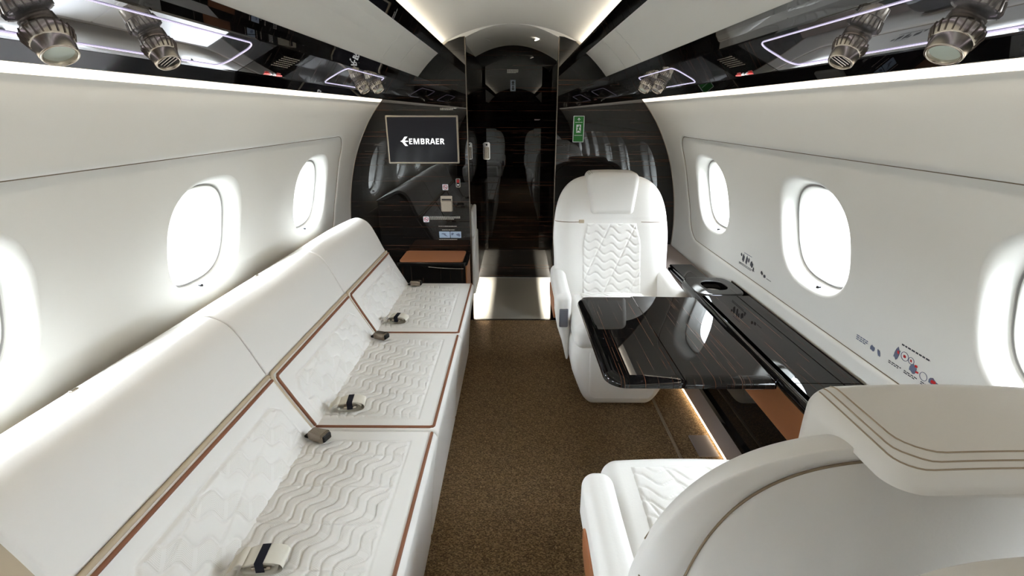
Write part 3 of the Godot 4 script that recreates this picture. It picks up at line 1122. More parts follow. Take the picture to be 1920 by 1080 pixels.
# ------------------------------------------------------------------ sofa
func build_sofa() -> void:
	var o := thing("sofa", "long cream leather three-seat sofa with quilted cushions and brown piping along the left wall", "sofa", Vector3(0, 0, -2.548))
	var L := 0.666
	bar("base_frame", [Vector2(-1.0, 0.02), Vector2(-0.275, 0.02), Vector2(-0.26, 0.40), Vector2(-0.60, 0.40), Vector2(-0.715, 0.61), Vector2(-0.76, 0.72), Vector2(-0.85, 0.795), Vector2(-1.0, 0.745)], 0.004, 2.004, M.welt, o)
	# seat
	var arc := [Vector2(-0.655, 0.425)]
	for k in 151:
		arc.append(Vector2(lerpf(-0.62, -0.238, k / 150.0), 0.448))
	for k in range(1, 8):
		var w := PI / 2 * (1.0 - k / 7.0)
		arc.append(Vector2(-0.238 + 0.026 * cos(w), 0.422 + 0.026 * sin(w)))
	for k in range(1, 9):
		arc.append(Vector2(lerpf(-0.212, -0.256, k / 8.0) - 0.006 * sin(PI * k / 8.0), lerpf(0.42, 0.012, k / 8.0)))
	var seat := upholster(arc, L, 230, 0.012, 0.03, false, func(p: Vector2, _s: float, z: float) -> Array:
		var e := minf(minf(p.x + 0.625, -0.285 - p.x), minf(z - 0.055, L - 0.055 - z))
		if p.y < 0.44 or e < -0.01: return [0.0, Vector2.ZERO]
		var q := quilt(p.x * 0.42 - z * 0.907, p.x * 0.907 + z * 0.42, 0.030, 0.088, 0.0105, 0.0046)
		var m := smoothstep(0.0, 0.008, e)
		var g := exp(-pow((e + 0.002) / 0.0022, 2.0))
		return [q[0] * m - 0.0022 * g, q[1] if e > 0.004 else Vector2.ZERO])
	# lower back
	var lb := spline([Vector2(-0.575, 0.415), Vector2(-0.592, 0.452), Vector2(-0.640, 0.540), Vector2(-0.683, 0.622)], 0.0032)
	lb.append_array([Vector2(-0.688, 0.630), Vector2(-0.696, 0.634), Vector2(-0.706, 0.631), Vector2(-0.712, 0.620), Vector2(-0.715, 0.59)])
	var back := upholster(lb, L, 220, 0.012, 0.03, true, func(p: Vector2, s: float, z: float) -> Array:
		var e := minf(minf(s - 0.012, 0.19 - s), minf(z - 0.055, L - 0.055 - z))
		# the quilted field has cut corners
		e = minf(e, (minf(z - 0.055, L - 0.055 - z) + (0.19 - s) - 0.03) * 0.7)
		if p.y > 0.625 or e < -0.01: return [0.0, Vector2.ZERO]
		var q := quilt(z * 0.61 + s * 0.79, z * 0.79 - s * 0.61, 0.050, 0.066, 0.0085, 0.0048)
		var m := smoothstep(0.0, 0.008, e)
		var g := exp(-pow((e + 0.002) / 0.0022, 2.0))
		return [q[0] * m - 0.0022 * g, q[1] if e > 0.004 else Vector2.ZERO])
	# upper back, rolled over the top to the wall
	var ub := [Vector2(-0.716, 0.60)]
	ub.append_array(spline([Vector2(-0.704, 0.640), Vector2(-0.716, 0.665), Vector2(-0.742, 0.725), Vector2(-0.772, 0.784), Vector2(-0.805, 0.814), Vector2(-0.850, 0.824), Vector2(-0.92, 0.797), Vector2(-1.012, 0.752)], 0.008))
	var upper := upholster(ub, L, 24, 0.005, 0.02, true)
	var pipe := func(path: Array) -> ArrayMesh:
		var mb := MB.new()
		mb.tube(path, 0.0048, 8)
		return mb.done()
	var p_seat := [Vector3(-0.227, 0.4465, 0.012), Vector3(-0.227, 0.4465, L * 0.33), Vector3(-0.227, 0.4465, L * 0.66), Vector3(-0.227, 0.4465, L - 0.02), Vector3(-0.230, 0.4475, L - 0.014), Vector3(-0.238, 0.4475, L - 0.011), Vector3(-0.36, 0.4475, L - 0.011), Vector3(-0.48, 0.4475, L - 0.011), Vector3(-0.60, 0.4475, L - 0.011)]
	var p_back := [Vector3(-0.684, 0.627, 0.012), Vector3(-0.684, 0.627, L * 0.33), Vector3(-0.684, 0.627, L * 0.66), Vector3(-0.684, 0.627, L - 0.018), Vector3(-0.682, 0.622, L - 0.011), Vector3(-0.676, 0.612, L - 0.009), Vector3(-0.640, 0.542, L - 0.009), Vector3(-0.592, 0.454, L - 0.009)]
	var fl := MB.new()
	fl.tube([Vector3(-0.698, 0.634, 0.004), Vector3(-0.698, 0.634, L * 0.5), Vector3(-0.698, 0.634, L - 0.012), Vector3(-0.695, 0.630, L - 0.002), Vector3(-0.688, 0.612, L + 0.001), Vector3(-0.650, 0.540, L + 0.001), Vector3(-0.604, 0.452, L + 0.001)], 0.0065, 8)
	var m_flange := fl.done()
	var m_seat: ArrayMesh = pipe.call(p_seat)
	var m_back: ArrayMesh = pipe.call(p_back)
	for k in 3:
		var z := 0.67 * k
		var a := part("seat_cushion", seat, M.quilt, o)
		a.position.z = z
		part("piping", m_seat, M.piping, a)
		var b := part("back_cushion", back, M.quilt, o)
		b.position.z = z
		part("piping", m_back, M.piping, b)
		part("flange", m_flange, M.welt, b)
		part("upper_back", upper, M.leather, o).position.z = z
	# small clips along the top against the wall
	for z in [0.88, 1.66]:
		box("clip", Vector3(-0.948, 0.786, z - 0.009), Vector3(-0.938, 0.792, z + 0.009), 0.002, M.nickel_dark, o)
	# ends
	var mb := MB.new()
	mb.rbox(Vector3(-0.62, 0.31, 2.065), Vector3(0.375, 0.29, 0.05), 0.04, 4, 0)
	part("end_arm", mb.done(), M.leather, o)
	bar("end_panel", [Vector2(-1.0, 0.02), Vector2(-0.275, 0.02), Vector2(-0.26, 0.40), Vector2(-0.60, 0.42), Vector2(-0.715, 0.61), Vector2(-0.76, 0.72), Vector2(-0.85, 0.795), Vector2(-1.0, 0.745)], -0.012, -0.002, M.leather, o)

func build_side_table() -> void:
	var o := thing("side_table", "small black cabinet with brown leather top between sofa and left bulkhead", "table", Vector3(-0.49, 0, -2.895))
	box("cabinet", Vector3(-0.21, 0.0, -0.13), Vector3(0.205, 0.478, 0.120), 0.003, M.ebony_y, o)
	var mb := MB.new()
	mb.plate(rrect(0.435, 0.268, 0.03), 0.022, 0.006, Transform3D(FLAT, Vector3(0, 0.48, 0.002)), 3)
	part("rim", mb.done(), M.gloss_black, o)
	mb = MB.new()
	mb.plate(rrect(0.39, 0.235, 0.022), 0.008, 0.003, Transform3D(FLAT, Vector3(-0.005, 0.502, 0.006)), 3)
	part("leather_pad", mb.done(), M.brown, o, "brown leather top")
	mb = MB.new()
	var path := []
	for k in 9:
		path.append(Vector3(lerpf(-0.02, 0.195, k / 8.0), 0.476 - 0.012 * sin(PI / 2 * k / 8.0), 0.136 + 0.003 * sin(PI * k / 8.0)))
	mb.tube(path, 0.0028, 6)
	part("pull", mb.done(), M.chrome, o)
	box("leather_side", Vector3(0.206, 0.20, -0.11), Vector3(0.213, 0.474, 0.118), 0.002, M.brown, o)

func build_table() -> void:
	var o := thing("table", "black lacquered table with streaked grain between the armchairs", "table", Vector3(0.527, 0, -1.56))
	var corner := func(cx: float, cy: float, r: float, a0: float) -> Array:
		var out := []
		for k in 9:
			var a := a0 + PI / 2 * k / 8.0
			out.append(Vector2(cx + cos(a) * r, cy + sin(a) * r))
		return out
	# local y runs towards the front (-z)
	var left := [Vector2(-0.001, -0.345), Vector2(-0.001, 0.343), Vector2(-0.010, 0.343)]
	left.append_array(corner.call(-0.190, 0.295, 0.048, PI / 2))
	left.append_array(corner.call(-0.165, -0.280, 0.065, PI))
	left.append(Vector2(-0.010, -0.345))
	var right := [Vector2(0.001, -0.345), Vector2(0.010, -0.345), Vector2(0.266, -0.345), Vector2(0.272, -0.343), Vector2(0.277, -0.16), Vector2(0.270, 0.0), Vector2(0.272, 0.18), Vector2(0.277, 0.343), Vector2(0.001, 0.343)]
	for p in [left, right]:
		var mb := MB.new()
		var wt := []
		for q in p:
			wt.append(0.05 if absf(q.x) < 0.002 else (0.8 if q.y > 0.33 else (0.5 if q.x > 0.27 else 1.9)))
		mb.plate(p, 0.026, 0.018, Transform3D(FLAT, Vector3(0, 0.594, 0)), 6, true, wt)
		part("table_leaf", mb.done(), M.ebony_z, o)
	box("hinge", Vector3(-0.006, 0.588, -0.30), Vector3(0.006, 0.594, 0.30), 0.001, M.nickel, o)
	box("slide_arm", Vector3(0.06, 0.566, -0.20), Vector3(0.272, 0.5935, -0.15), 0.004, M.nickel_dark, o)
	box("slide_arm", Vector3(0.06, 0.566, 0.17), Vector3(0.272, 0.5935, 0.22), 0.004, M.nickel_dark, o)
	box("bracket", Vector3(0.215, 0.552, 0.25), Vector3(0.272, 0.5935, 0.285), 0.004, M.aluminium, o)

# ------------------------------------------------------------------ armchairs
const BN := 3.7
const BH := 0.45
func back_w(y: float) -> float:
	if y <= 0.6: return 0.302 - 0.02 * smoothstep(0.6, 0.36, y)
	return (0.302 + 0.006 * smoothstep(0.6, 0.75, y)) * pow(maxf(1.0 - pow((y - 0.6) / BH, BN), 0.0), 1.0 / BN)

func back_c(y: float) -> float:
	return -0.20 - 0.34 * (y - 0.6)

func back_z(x: float, y: float, front: bool) -> float:
	var w := maxf(back_w(y), 0.0001)
	var u := clampf(absf(x) / w, 0.0, 1.0)
	var top := pow(maxf(1.0 - pow(clampf((y - 0.6) / BH, 0.0, 1.0), 8.0), 0.0), 0.36)
	if front:
		var d := 0.062 * pow(maxf(1.0 - pow(u, 4.0), 0.0), 0.45) * top
		d -= 0.022 * (1.0 - smoothstep(0.3, 0.85, u)) * smoothstep(1.02, 0.8, y)
		return back_c(y) + d
	return back_c(y) - 0.095 * pow(maxf(1.0 - pow(u, 2.6), 0.0), 0.55) * top * (1.0 - 0.85 * smoothstep(0.70, 1.04, y))

func rho(x: float, y: float) -> float:
	var k := maxf((y - 0.6) / (BH * 0.965), 0.0)
	return pow(pow(absf(x) / (0.305 * 0.875), BN) + pow(k, BN), 1.0 / BN)

func build_chair() -> Node3D:
	var o := Node3D.new()
	var mb := MB.new()
	# tub base down to the floor
	mb.rbox(Vector3(0, 0.20, 0.0), Vector3(0.246, 0.195, 0.32), 0.075, 5, 3, func(p: Vector3) -> Vector3:
		var k := smoothstep(0.0, 0.26, p.y)
		p.x *= lerpf(0.72, 1.0, k)
		p.z = p.z * lerpf(0.80, 1.0, k) + 0.02 * (1.0 - k)
		return p)
	part("base", mb.done(), M.leather, o)
	# leg rest panel on the front of the base
	var front_z := func(y: float) -> float:
		var k := smoothstep(0.0, 0.26, y)
		return 0.32 * lerpf(0.80, 1.0, k) + 0.02 * (1.0 - k)
	var rows := []
	for a in 41:
		var y := lerpf(0.055, 0.335, a / 40.0)
		var t := clampf((0.115 - y) / 0.06, 0.0, 1.0)
		var half := 0.172 - 0.05 * (1.0 - sqrt(1.0 - t * t)) - 0.012 * smoothstep(0.33, 0.06, y)
		var row := []
		for b in 41:
			var x := half * sin(PI / 2 * (b / 20.0 - 1.0))
			var e := minf(half - absf(x), y - 0.055)
			row.append(Vector3(x, y, front_z.call(y) - 0.006 + 0.010 * sqrt(smoothstep(0.0, 0.007, e))))
		rows.append(row)
	mb = MB.new()
	mb.sheet(rows)
	part("leg_rest", mb.done(), M.leather, o)
	# seat cushion with quilted insert
	mb = MB.new()
	var dome := func(p: Vector3) -> Vector3:
		if p.y > 0.42:
			p.y += 0.012 * (1.0 - pow(p.x / 0.242, 2.0)) - 0.018 * smoothstep(0.2, -0.2, p.z)
		return p
	mb.rbox(Vector3(0, 0.405, 0.06), Vector3(0.242, 0.06, 0.275), 0.045, 5, 6, dome)
	part("seat_cushion", mb.done(), M.leather, o)
	rows = []
	var uvs := []
	for a in 121:
		var z := lerpf(-0.19, 0.285, a / 120.0)
		var row := []
		var uv := []
		for b in 91:
			var x := lerpf(-0.172, 0.172, b / 90.0)
			var e := minf(0.172 - absf(x), minf(z + 0.19, 0.285 - z))
			var q := quilt(x + 0.02, z * 0.95 - 0.35 * x, 0.043, 0.086, 0.012, 0.0055)
			var base: Vector3 = dome.call(Vector3(x, 0.465, z))
			row.append(base + Vector3(0, -0.004 + smoothstep(0.0, 0.006, e) * 0.0035 + q[0] * smoothstep(0.004, 0.014, e), 0))
			uv.append(q[1] if e > 0.006 else Vector2.ZERO)
		rows.append(row)
		uvs.append(uv)
	mb = MB.new()
	mb.sheet(rows, true, false, uvs)
	part("seat_quilt", mb.done(), M.quilt, o)
	# backrest: front and back skins
	for front in [true, false]:
		rows = []
		for a in 61:
			var y := 0.36 + (1.0495 - 0.36) * sin(PI / 2 * a / 60.0) if a > 0 else 0.36
			var row := []
			for b in 61:
				var u := sin(PI / 2 * (b / 30.0 - 1.0))
				var x := back_w(y) * u
				var z := back_z(x, y, front)
				if front:
					# seam across the shoulders
					z -= 0.004 * exp(-pow((y - 0.818) / 0.004, 2.0))
				else:
					# seam parallel to the outline
					z += 0.005 * exp(-pow((rho(x, y) - 1.0) / 0.012, 2.0))
				row.append(Vector3(x, y, z))
			rows.append(row)
		mb = MB.new()
		mb.sheet(rows, not front)
		part("backrest" if front else "back_shell", mb.done(), M.leather, o)
	# seam piping on the back shell
	var seam := []
	for k in 81:
		var w := PI * k / 80.0
		var e := sup(cos(w), maxf(sin(w), 0.0), BN)
		var p := Vector2(e.x * 0.305 * 0.875, 0.6 + e.y * BH * 0.965)
		seam.append(Vector3(p.x, p.y, back_z(p.x, p.y, false) + 0.0012))
	mb = MB.new()
	mb.tube(seam, 0.0015, 6)
	part("back_seam", mb.done(), M.seam, o)
	for s in [-1.0, 1.0]:
		var path := []
		for k in 17:
			var y := lerpf(0.60, 0.76, k / 16.0)
			var x: float = s * lerpf(0.272, 0.303, k / 16.0)
			path.append(Vector3(x, y, back_z(x, y, false) - 0.0006))
		mb = MB.new()
		mb.tube(path, 0.0018, 5)
		part("side_seam", mb.done(), M.seam, o)
	# shoulder seam line in front, either side of the quilting
	for s in [-1.0, 1.0]:
		var path := []
		for k in 17:
			var x: float = s * lerpf(0.155, 0.298, k / 16.0)
			path.append(Vector3(x, 0.818, back_z(x, 0.818, true) - 0.0020))
		mb = MB.new()
		mb.tube(path, 0.0022, 5)
		part("shoulder_seam", mb.done(), M.seam, o)
	box("tab", Vector3(-0.175, 0.812, back_z(-0.16, 0.818, true) - 0.006), Vector3(-0.147, 0.830, back_z(-0.16, 0.818, true) + 0.004), 0.003, M.welt, o)
	# quilted insert of the backrest
	rows = []
	uvs = []
	for a in 111:
		var y := lerpf(0.45, 0.815, a / 110.0)
		var half := 0.158 - 0.022 * pow(smoothstep(0.68, 0.815, y), 1.5)
		var row := []
		var uv := []
		for b in 91:
			var x := lerpf(-half, half, b / 90.0)
			var e := minf(half - absf(x), minf(y - 0.45, 0.815 - y))
			var q := quilt(x, y + 0.22 * x, 0.041, 0.082, 0.0105, 0.0055)
			row.append(Vector3(x, y, back_z(x, y, true) - 0.003 + smoothstep(0.0, 0.006, e) * 0.003 + q[0] * smoothstep(0.003, 0.012, e)))
			uv.append(Vector2.ZERO)
		rows.append(row)
		uvs.append(uv)
	mb = MB.new()
	mb.sheet(rows, false, false, uvs)
	part("back_quilt", mb.done(), M.quilt, o)
	# headrest folded over the top
	var hd := func(p: Vector3) -> Vector3:
		var t := clampf((p.y - 0.85) / 0.215, 0.0, 1.0)
		var back := smoothstep(-0.265, -0.345, p.z)
		p.y = maxf(p.y, 0.85 + 0.190 * back)
		p.x *= lerpf(0.88, 1.0, smoothstep(0.0, 0.9, t))
		p.y += 0.006 * (1.0 - pow(p.x / 0.14, 2.0)) * t
		p.z += 0.02 * (1.0 - t) * (1.0 - back)
		return p
	var hc := Vector3(0, 0.9575, -0.334)
	var hh := Vector3(0.136, 0.1085, 0.079)
	mb = MB.new()
	mb.rbox(hc, hh, 0.030, 7, 8, hd)
	var hr := part("headrest", mb.done(), M.leather, o)
	# stitching round the top of the headrest
	for inset in [0.004, 0.014, 0.024]:
		var path := []
		var rr := 0.030
		var pt := func(x: float, z: float) -> Vector3:
			var p := Vector3(x, hh.y, z)
			var q := p.clamp(-(hh - Vector3(rr, rr, rr)), hh - Vector3(rr, rr, rr))
			return hd.call(q + (p - q).normalized() * (rr + 0.0003) + hc)
		for k in 13:
			path.append(pt.call(-hh.x + inset, lerpf(hh.z - 0.01, -hh.z + inset + 0.03, k / 12.0)))
		for k in range(1, 6):
			var w := PI / 2 * k / 6.0
			path.append(pt.call(-hh.x + inset + 0.03 * (1.0 - cos(w)), -hh.z + inset + 0.03 * (1.0 - sin(w))))
		for k in 13:
			path.append(pt.call(lerpf(-hh.x + inset + 0.03, hh.x - inset - 0.03, k / 12.0), -hh.z + inset))
		for k in range(5, 0, -1):
			var w := PI / 2 * k / 6.0
			path.append(pt.call(hh.x - inset - 0.03 * (1.0 - cos(w)), -hh.z + inset + 0.03 * (1.0 - sin(w))))
		for k in 13:
			path.append(pt.call(hh.x - inset, lerpf(-hh.z + inset + 0.03, hh.z - 0.01, k / 12.0)))
		mb = MB.new()
		mb.tube(path, 0.0008, 5)
		part("stitching", mb.done(), M.stitch, hr)
	# armrests: side slabs leaning in towards the floor
	for s in [-1.0, 1.0]:
		mb = MB.new()
		mb.rbox(Vector3(s * 0.280, 0.375, -0.04), Vector3(0.038, 0.185, 0.215), 0.032, 5, 3, func(p: Vector3) -> Vector3:
			var k := smoothstep(0.46, 0.19, p.y)
			p.x = s * (0.242 + (absf(p.x) - 0.242) * lerpf(1.0, 0.22, k))
			p.z = lerpf(p.z, -0.04 + (p.z + 0.04) * 0.80 + 0.01, k)
			p.y += 0.02 * smoothstep(0.05, -0.22, p.z) * smoothstep(0.3, 0.5, p.y)
			return p)
		var arm := part("armrest", mb.done(), M.leather, o)
		mb = MB.new()
		mb.plate(rrect(0.30, 0.11, 0.04), 0.009, 0.002, Transform3D(Basis(Vector3(0, 0, -s), Vector3.UP, Vector3(s, 0, 0)) * Basis(Vector3.RIGHT, 0.05), Vector3(s * 0.311, 0.44, -0.07)))
		part("side_pad", mb.done(), M.brown, arm, "brown leather side pad")
		if s < 0:
			mb = MB.new()
			mb.plate(rrect(0.042, 0.094, 0.006), 0.005, 0.002, Transform3D(Basis(Vector3.RIGHT, -0.03), Vector3(s * 0.279, 0.440, 0.1725)))
			var cp := part("control_panel", mb.done(), M.steel, arm, "brushed metal seat control")
			mb = MB.new()
			mb.plate(rrect(0.034, 0.066, 0.004), 0.003, 0.001, Transform3D(Basis(Vector3.RIGHT, -0.03), Vector3(s * 0.279, 0.449, 0.177)))
			part("paddle", mb.done(), M.steel, cp)
	return o

func build_seats() -> void:
	var a := build_chair()
	a.name = numbered("armchair")
	add_child(a)
	a.position = Vector3(0.535, 0.0, -2.25)
	meta(a, "cream quilted armchair with its back to the dark bulkhead, facing the table", "armchair", "cabin armchairs")
	var spots := [[Vector3(0.502, 0, -0.745), PI, "cream armchair seen from behind, with stitched headrest, facing the table"],
		[Vector3(0.502, 0, 0.088), 0.0, "cream armchair standing back to back with the one facing the table"],
		[Vector3(0.500, 0, 1.75), PI, "cream armchair at the rear of the cabin on the table side"],
		[Vector3(-0.508, 0, 1.75), PI, "cream armchair at the rear of the cabin on the sofa side"]]
	for q in spots:
		var d := a.duplicate()
		d.name = numbered("armchair")
		add_child(d)
		d.position = q[0]
		d.rotation.y = q[1]
		if q[0].z > 0.0 and q[0].z < 1.0:
			d.get_node("headrest").position = Vector3(0, -0.05, 0.115)
		meta(d, q[2], "armchair", "cabin armchairs")

# ------------------------------------------------------------------ things on the bulkheads
func plate_at(called: String, parent: Node, poly: Array, thick: float, m: Material, at: Vector3, bevel := 0.0, label := "") -> MeshInstance3D:
	var mb := MB.new()
	mb.plate(poly, thick, bevel, Transform3D(Basis.IDENTITY, at))
	return part(called, mb.done(), m, parent, label)

func no_smoking(at: Vector3, label: String) -> void:
	var o := thing("no_smoking_sign", label, "sign", at, "no-smoking signs")
	plate_at("plate", o, rrect(0.037, 0.037, 0.003, 2), 0.0015, M.white_print, Vector3.ZERO)
	var mb := MB.new()
	var path := []
	for p in circle(0.0125, 24): path.append(Vector3(p.x, p.y, 0.0017))
	mb.tube(path, 0.0018, 5, true)
	mb.tube([Vector3(-0.0088, 0.0088, 0.0017), Vector3(0.0088, -0.0088, 0.0017)], 0.0017, 5)
	part("ring", mb.done(), M.red, o)
	plate_at("cigarette", o, [Vector2(-0.009, -0.002), Vector2(0.008, -0.002), Vector2(0.008, 0.001), Vector2(-0.009, 0.001)], 0.0004, M.ink, Vector3(0, 0, 0.0012))

func build_bulkhead_items() -> void:
	var zf := BULK
	# monitor
	var tv := thing("wall_monitor", "wall monitor showing a white logo on a dark screen", "monitor", Vector3(-0.544, 1.206, zf))
	plate_at("frame", tv, rrect(0.438, 0.282, 0.006, 3), 0.016, M.bezel, Vector3.ZERO, 0.003)
	plate_at("screen", tv, rrect(0.418, 0.262, 0.002, 2), 0.0175, M.screen_glow, Vector3.ZERO, 0.0)
	var tm := TextMesh.new()
	var sf := SystemFont.new()
	sf.font_names = PackedStringArray(["Droid Sans"])
	sf.font_weight = 700
	tm.font = sf
	tm.text = "EMBRAER"
	tm.font_size = 64
	tm.pixel_size = 0.001
	tm.depth = 0.02
	var bb := tm.get_aabb()
	var lt := part("logo_lettering", tm, M.logo_glow, tv)
	lt.scale = Vector3(0.216 / bb.size.x, 0.034 / bb.size.y, 0.05)
	lt.position = Vector3(0.025 - bb.get_center().x * lt.scale.x, -0.008 - bb.get_center().y * lt.scale.y, 0.0180)
	var em := [Vector2(-0.5, 0), Vector2(-0.26, -0.10), Vector2(0.06, -0.5), Vector2(0.42, -0.5), Vector2(0.02, -0.09), Vector2(0.46, -0.045), Vector2(0.46, 0.045), Vector2(0.02, 0.09), Vector2(0.42, 0.5), Vector2(0.06, 0.5), Vector2(-0.26, 0.10)]
	var e2 := []
	for p in em: e2.append(Vector2(p.x * 0.05 - 0.112, p.y * 0.054 - 0.008))
	plate_at("logo_emblem", tv, e2, 0.0009, M.logo_glow, Vector3(0, 0, 0.0175))
	# exit sign
	var ex := thing("exit_sign", "green emergency exit sign with running figure on the right bulkhead", "sign", Vector3(0.404, 1.268, zf))
	plate_at("border", ex, rrect(0.066, 0.152, 0.003, 2), 0.003, M.white_print, Vector3.ZERO, 0.0006)
	plate_at("green_field", ex, rrect(0.059, 0.145, 0.002, 2), 0.0034, M.green, Vector3.ZERO)
	var mb := MB.new()
	var t1 := Transform3D(Basis.IDENTITY, Vector3(0, 0, 0.0034))
	mb.plate([Vector2(0, 0.066), Vector2(-0.010, 0.054), Vector2(-0.006, 0.053), Vector2(-0.0015, 0.058), Vector2(-0.0015, 0.046), Vector2(0.0015, 0.046), Vector2(0.0015, 0.058), Vector2(0.006, 0.053), Vector2(0.010, 0.054)], 0.0004, 0.0, t1)
	mb.plate([Vector2(-0.022, 0.038), Vector2(0.022, 0.038), Vector2(0.022, 0.0405), Vector2(-0.022, 0.0405)], 0.0004, 0.0, t1)
	mb.plate([Vector2(-0.024, -0.037), Vector2(0.024, -0.037), Vector2(0.024, -0.0345), Vector2(-0.024, -0.0345)], 0.0004, 0.0, t1)
	mb.plate([Vector2(-0.014, -0.020), Vector2(0.014, -0.020), Vector2(0.014, 0.026), Vector2(-0.014, 0.026)], 0.0004, 0.0, t1)
	part("symbols", mb.done(), M.white_print, ex)
	mb = MB.new()
	var t2 := Transform3D(Basis.IDENTITY, Vector3(0.0, 0.002, 0.0038))
	mb.plate(circle(0.0035, 10), 0.0003, 0.0, t2.translated(Vector3(0.003, 0.017, 0)))
	mb.plate([Vector2(-0.006, -0.001), Vector2(0.002, -0.003), Vector2(0.006, 0.010), Vector2(0.010, 0.004), Vector2(0.012, 0.006), Vector2(0.006, 0.014), Vector2(-0.006, 0.012), Vector2(-0.011, 0.005), Vector2(-0.009, 0.003), Vector2(-0.004, 0.008)], 0.0003, 0.0, t2)
	mb.plate([Vector2(-0.006, -0.001), Vector2(-0.009, -0.010), Vector2(-0.013, -0.016), Vector2(-0.010, -0.018), Vector2(-0.004, -0.010), Vector2(0.006, -0.012), Vector2(0.010, -0.020), Vector2(0.013, -0.018), Vector2(0.008, -0.008), Vector2(0.002, -0.003)], 0.0003, 0.0, t2)
	part("figure", mb.done(), M.green, ex)
	# latch
	var la := thing("latch", "brushed metal latch plate on the left bulkhead below the monitor", "latch", Vector3(-0.418, 0.815, zf))
	plate_at("plate", la, rrect(0.076, 0.102, 0.006, 3), 0.006, M.nickel, Vector3.ZERO, 0.002)
	plate_at("slot", la, rrect(0.062, 0.010, 0.002, 2), 0.0066, M.black, Vector3(0, 0.026, 0))
	mb = MB.new()
	mb.rbox(Vector3(0, -0.016, 0.010), Vector3(0.034, 0.034, 0.006), 0.003, 2, 0)
	part("flap", mb.done(), M.nickel, la)
	# switch
	var sw := thing("switch", "small framed switch with red key on the left bulkhead", "switch", Vector3(-0.340, 0.946, zf))
	plate_at("frame", sw, rrect(0.028, 0.056, 0.006, 3), 0.003, M.chrome, Vector3.ZERO, 0.001)
	plate_at("face", sw, rrect(0.020, 0.047, 0.004, 3), 0.0036, M.black, Vector3.ZERO)
	plate_at("red_key", sw, rrect(0.015, 0.019, 0.002, 2), 0.0046, M.red, Vector3(0, 0.011, 0))
	plate_at("white_key", sw, rrect(0.012, 0.008, 0.002, 2), 0.0046, M.white_print, Vector3(0, -0.012, 0))
	no_smoking(Vector3(-0.422, 0.919, zf), "small white no-smoking sign above the metal latch plate")
	no_smoking(Vector3(-0.556, 0.713, zf), "small white no-smoking sign beside the lines of small print")
	var q := [[Vector3(-0.435, 0.722, zf), 0.198, 3, "three short lines of small pale print beside a no-smoking sign"],
		[Vector3(-0.405, 0.667, zf), 0.148, 1, "single line of small pale print above the instruction cards"],
		[Vector3(-0.405, 0.643, zf), 0.104, 1, "short line of small pale print just above the instruction cards"],
		[Vector3(-0.405, 0.579, zf), 0.15, 1, "single line of small pale print under the instruction cards"],
		[Vector3(-0.382, 1.383, zf), 0.10, 2, "two lines of small pale print above the monitor"]]
	for k in q.size():
		var t := thing("printed_notice", q[k][3], "notice", q[k][0], "small printed notices")
		part("lettering", print_lines(q[k][1], q[k][2], 0.0075, 40 + k), M.aluminium, t)
	for k in 2:
		var t := thing("instruction_card", ["pale blue instruction card with a lying figure drawing, next to the other card", "pale blue instruction card with two belt drawings, nearest the aisle"][k], "card", Vector3(-0.4415 + 0.0735 * k, 0.611, zf), "instruction cards")
		plate_at("card", t, rrect(0.070, 0.043, 0.002, 2), 0.0015, M.placard, Vector3.ZERO)
		mb = MB.new()
		var t3 := Transform3D(Basis.IDENTITY, Vector3(0, 0, 0.0015))
		if k == 0:
			mb.plate([Vector2(-0.022, 0.004), Vector2(-0.008, 0.003), Vector2(0.002, -0.006), Vector2(0.012, -0.010), Vector2(0.024, -0.014), Vector2(0.014, -0.006), Vector2(0.004, 0.006), Vector2(0.014, 0.008), Vector2(-0.004, 0.010), Vector2(-0.016, 0.010)], 0.0004, 0.0, t3)
		else:
			mb.plate([Vector2(-0.028, -0.004), Vector2(-0.018, -0.002), Vector2(-0.012, 0.010), Vector2(-0.022, 0.014), Vector2(-0.030, 0.008)], 0.0004, 0.0, t3)
			mb.plate([Vector2(0.0, 0.0), Vector2(0.010, -0.006), Vector2(0.026, -0.014), Vector2(0.030, -0.002), Vector2(0.022, 0.010), Vector2(0.008, 0.006)], 0.0004, 0.0, t3)
		part("drawing", mb.done(), M.ink_blue, t)

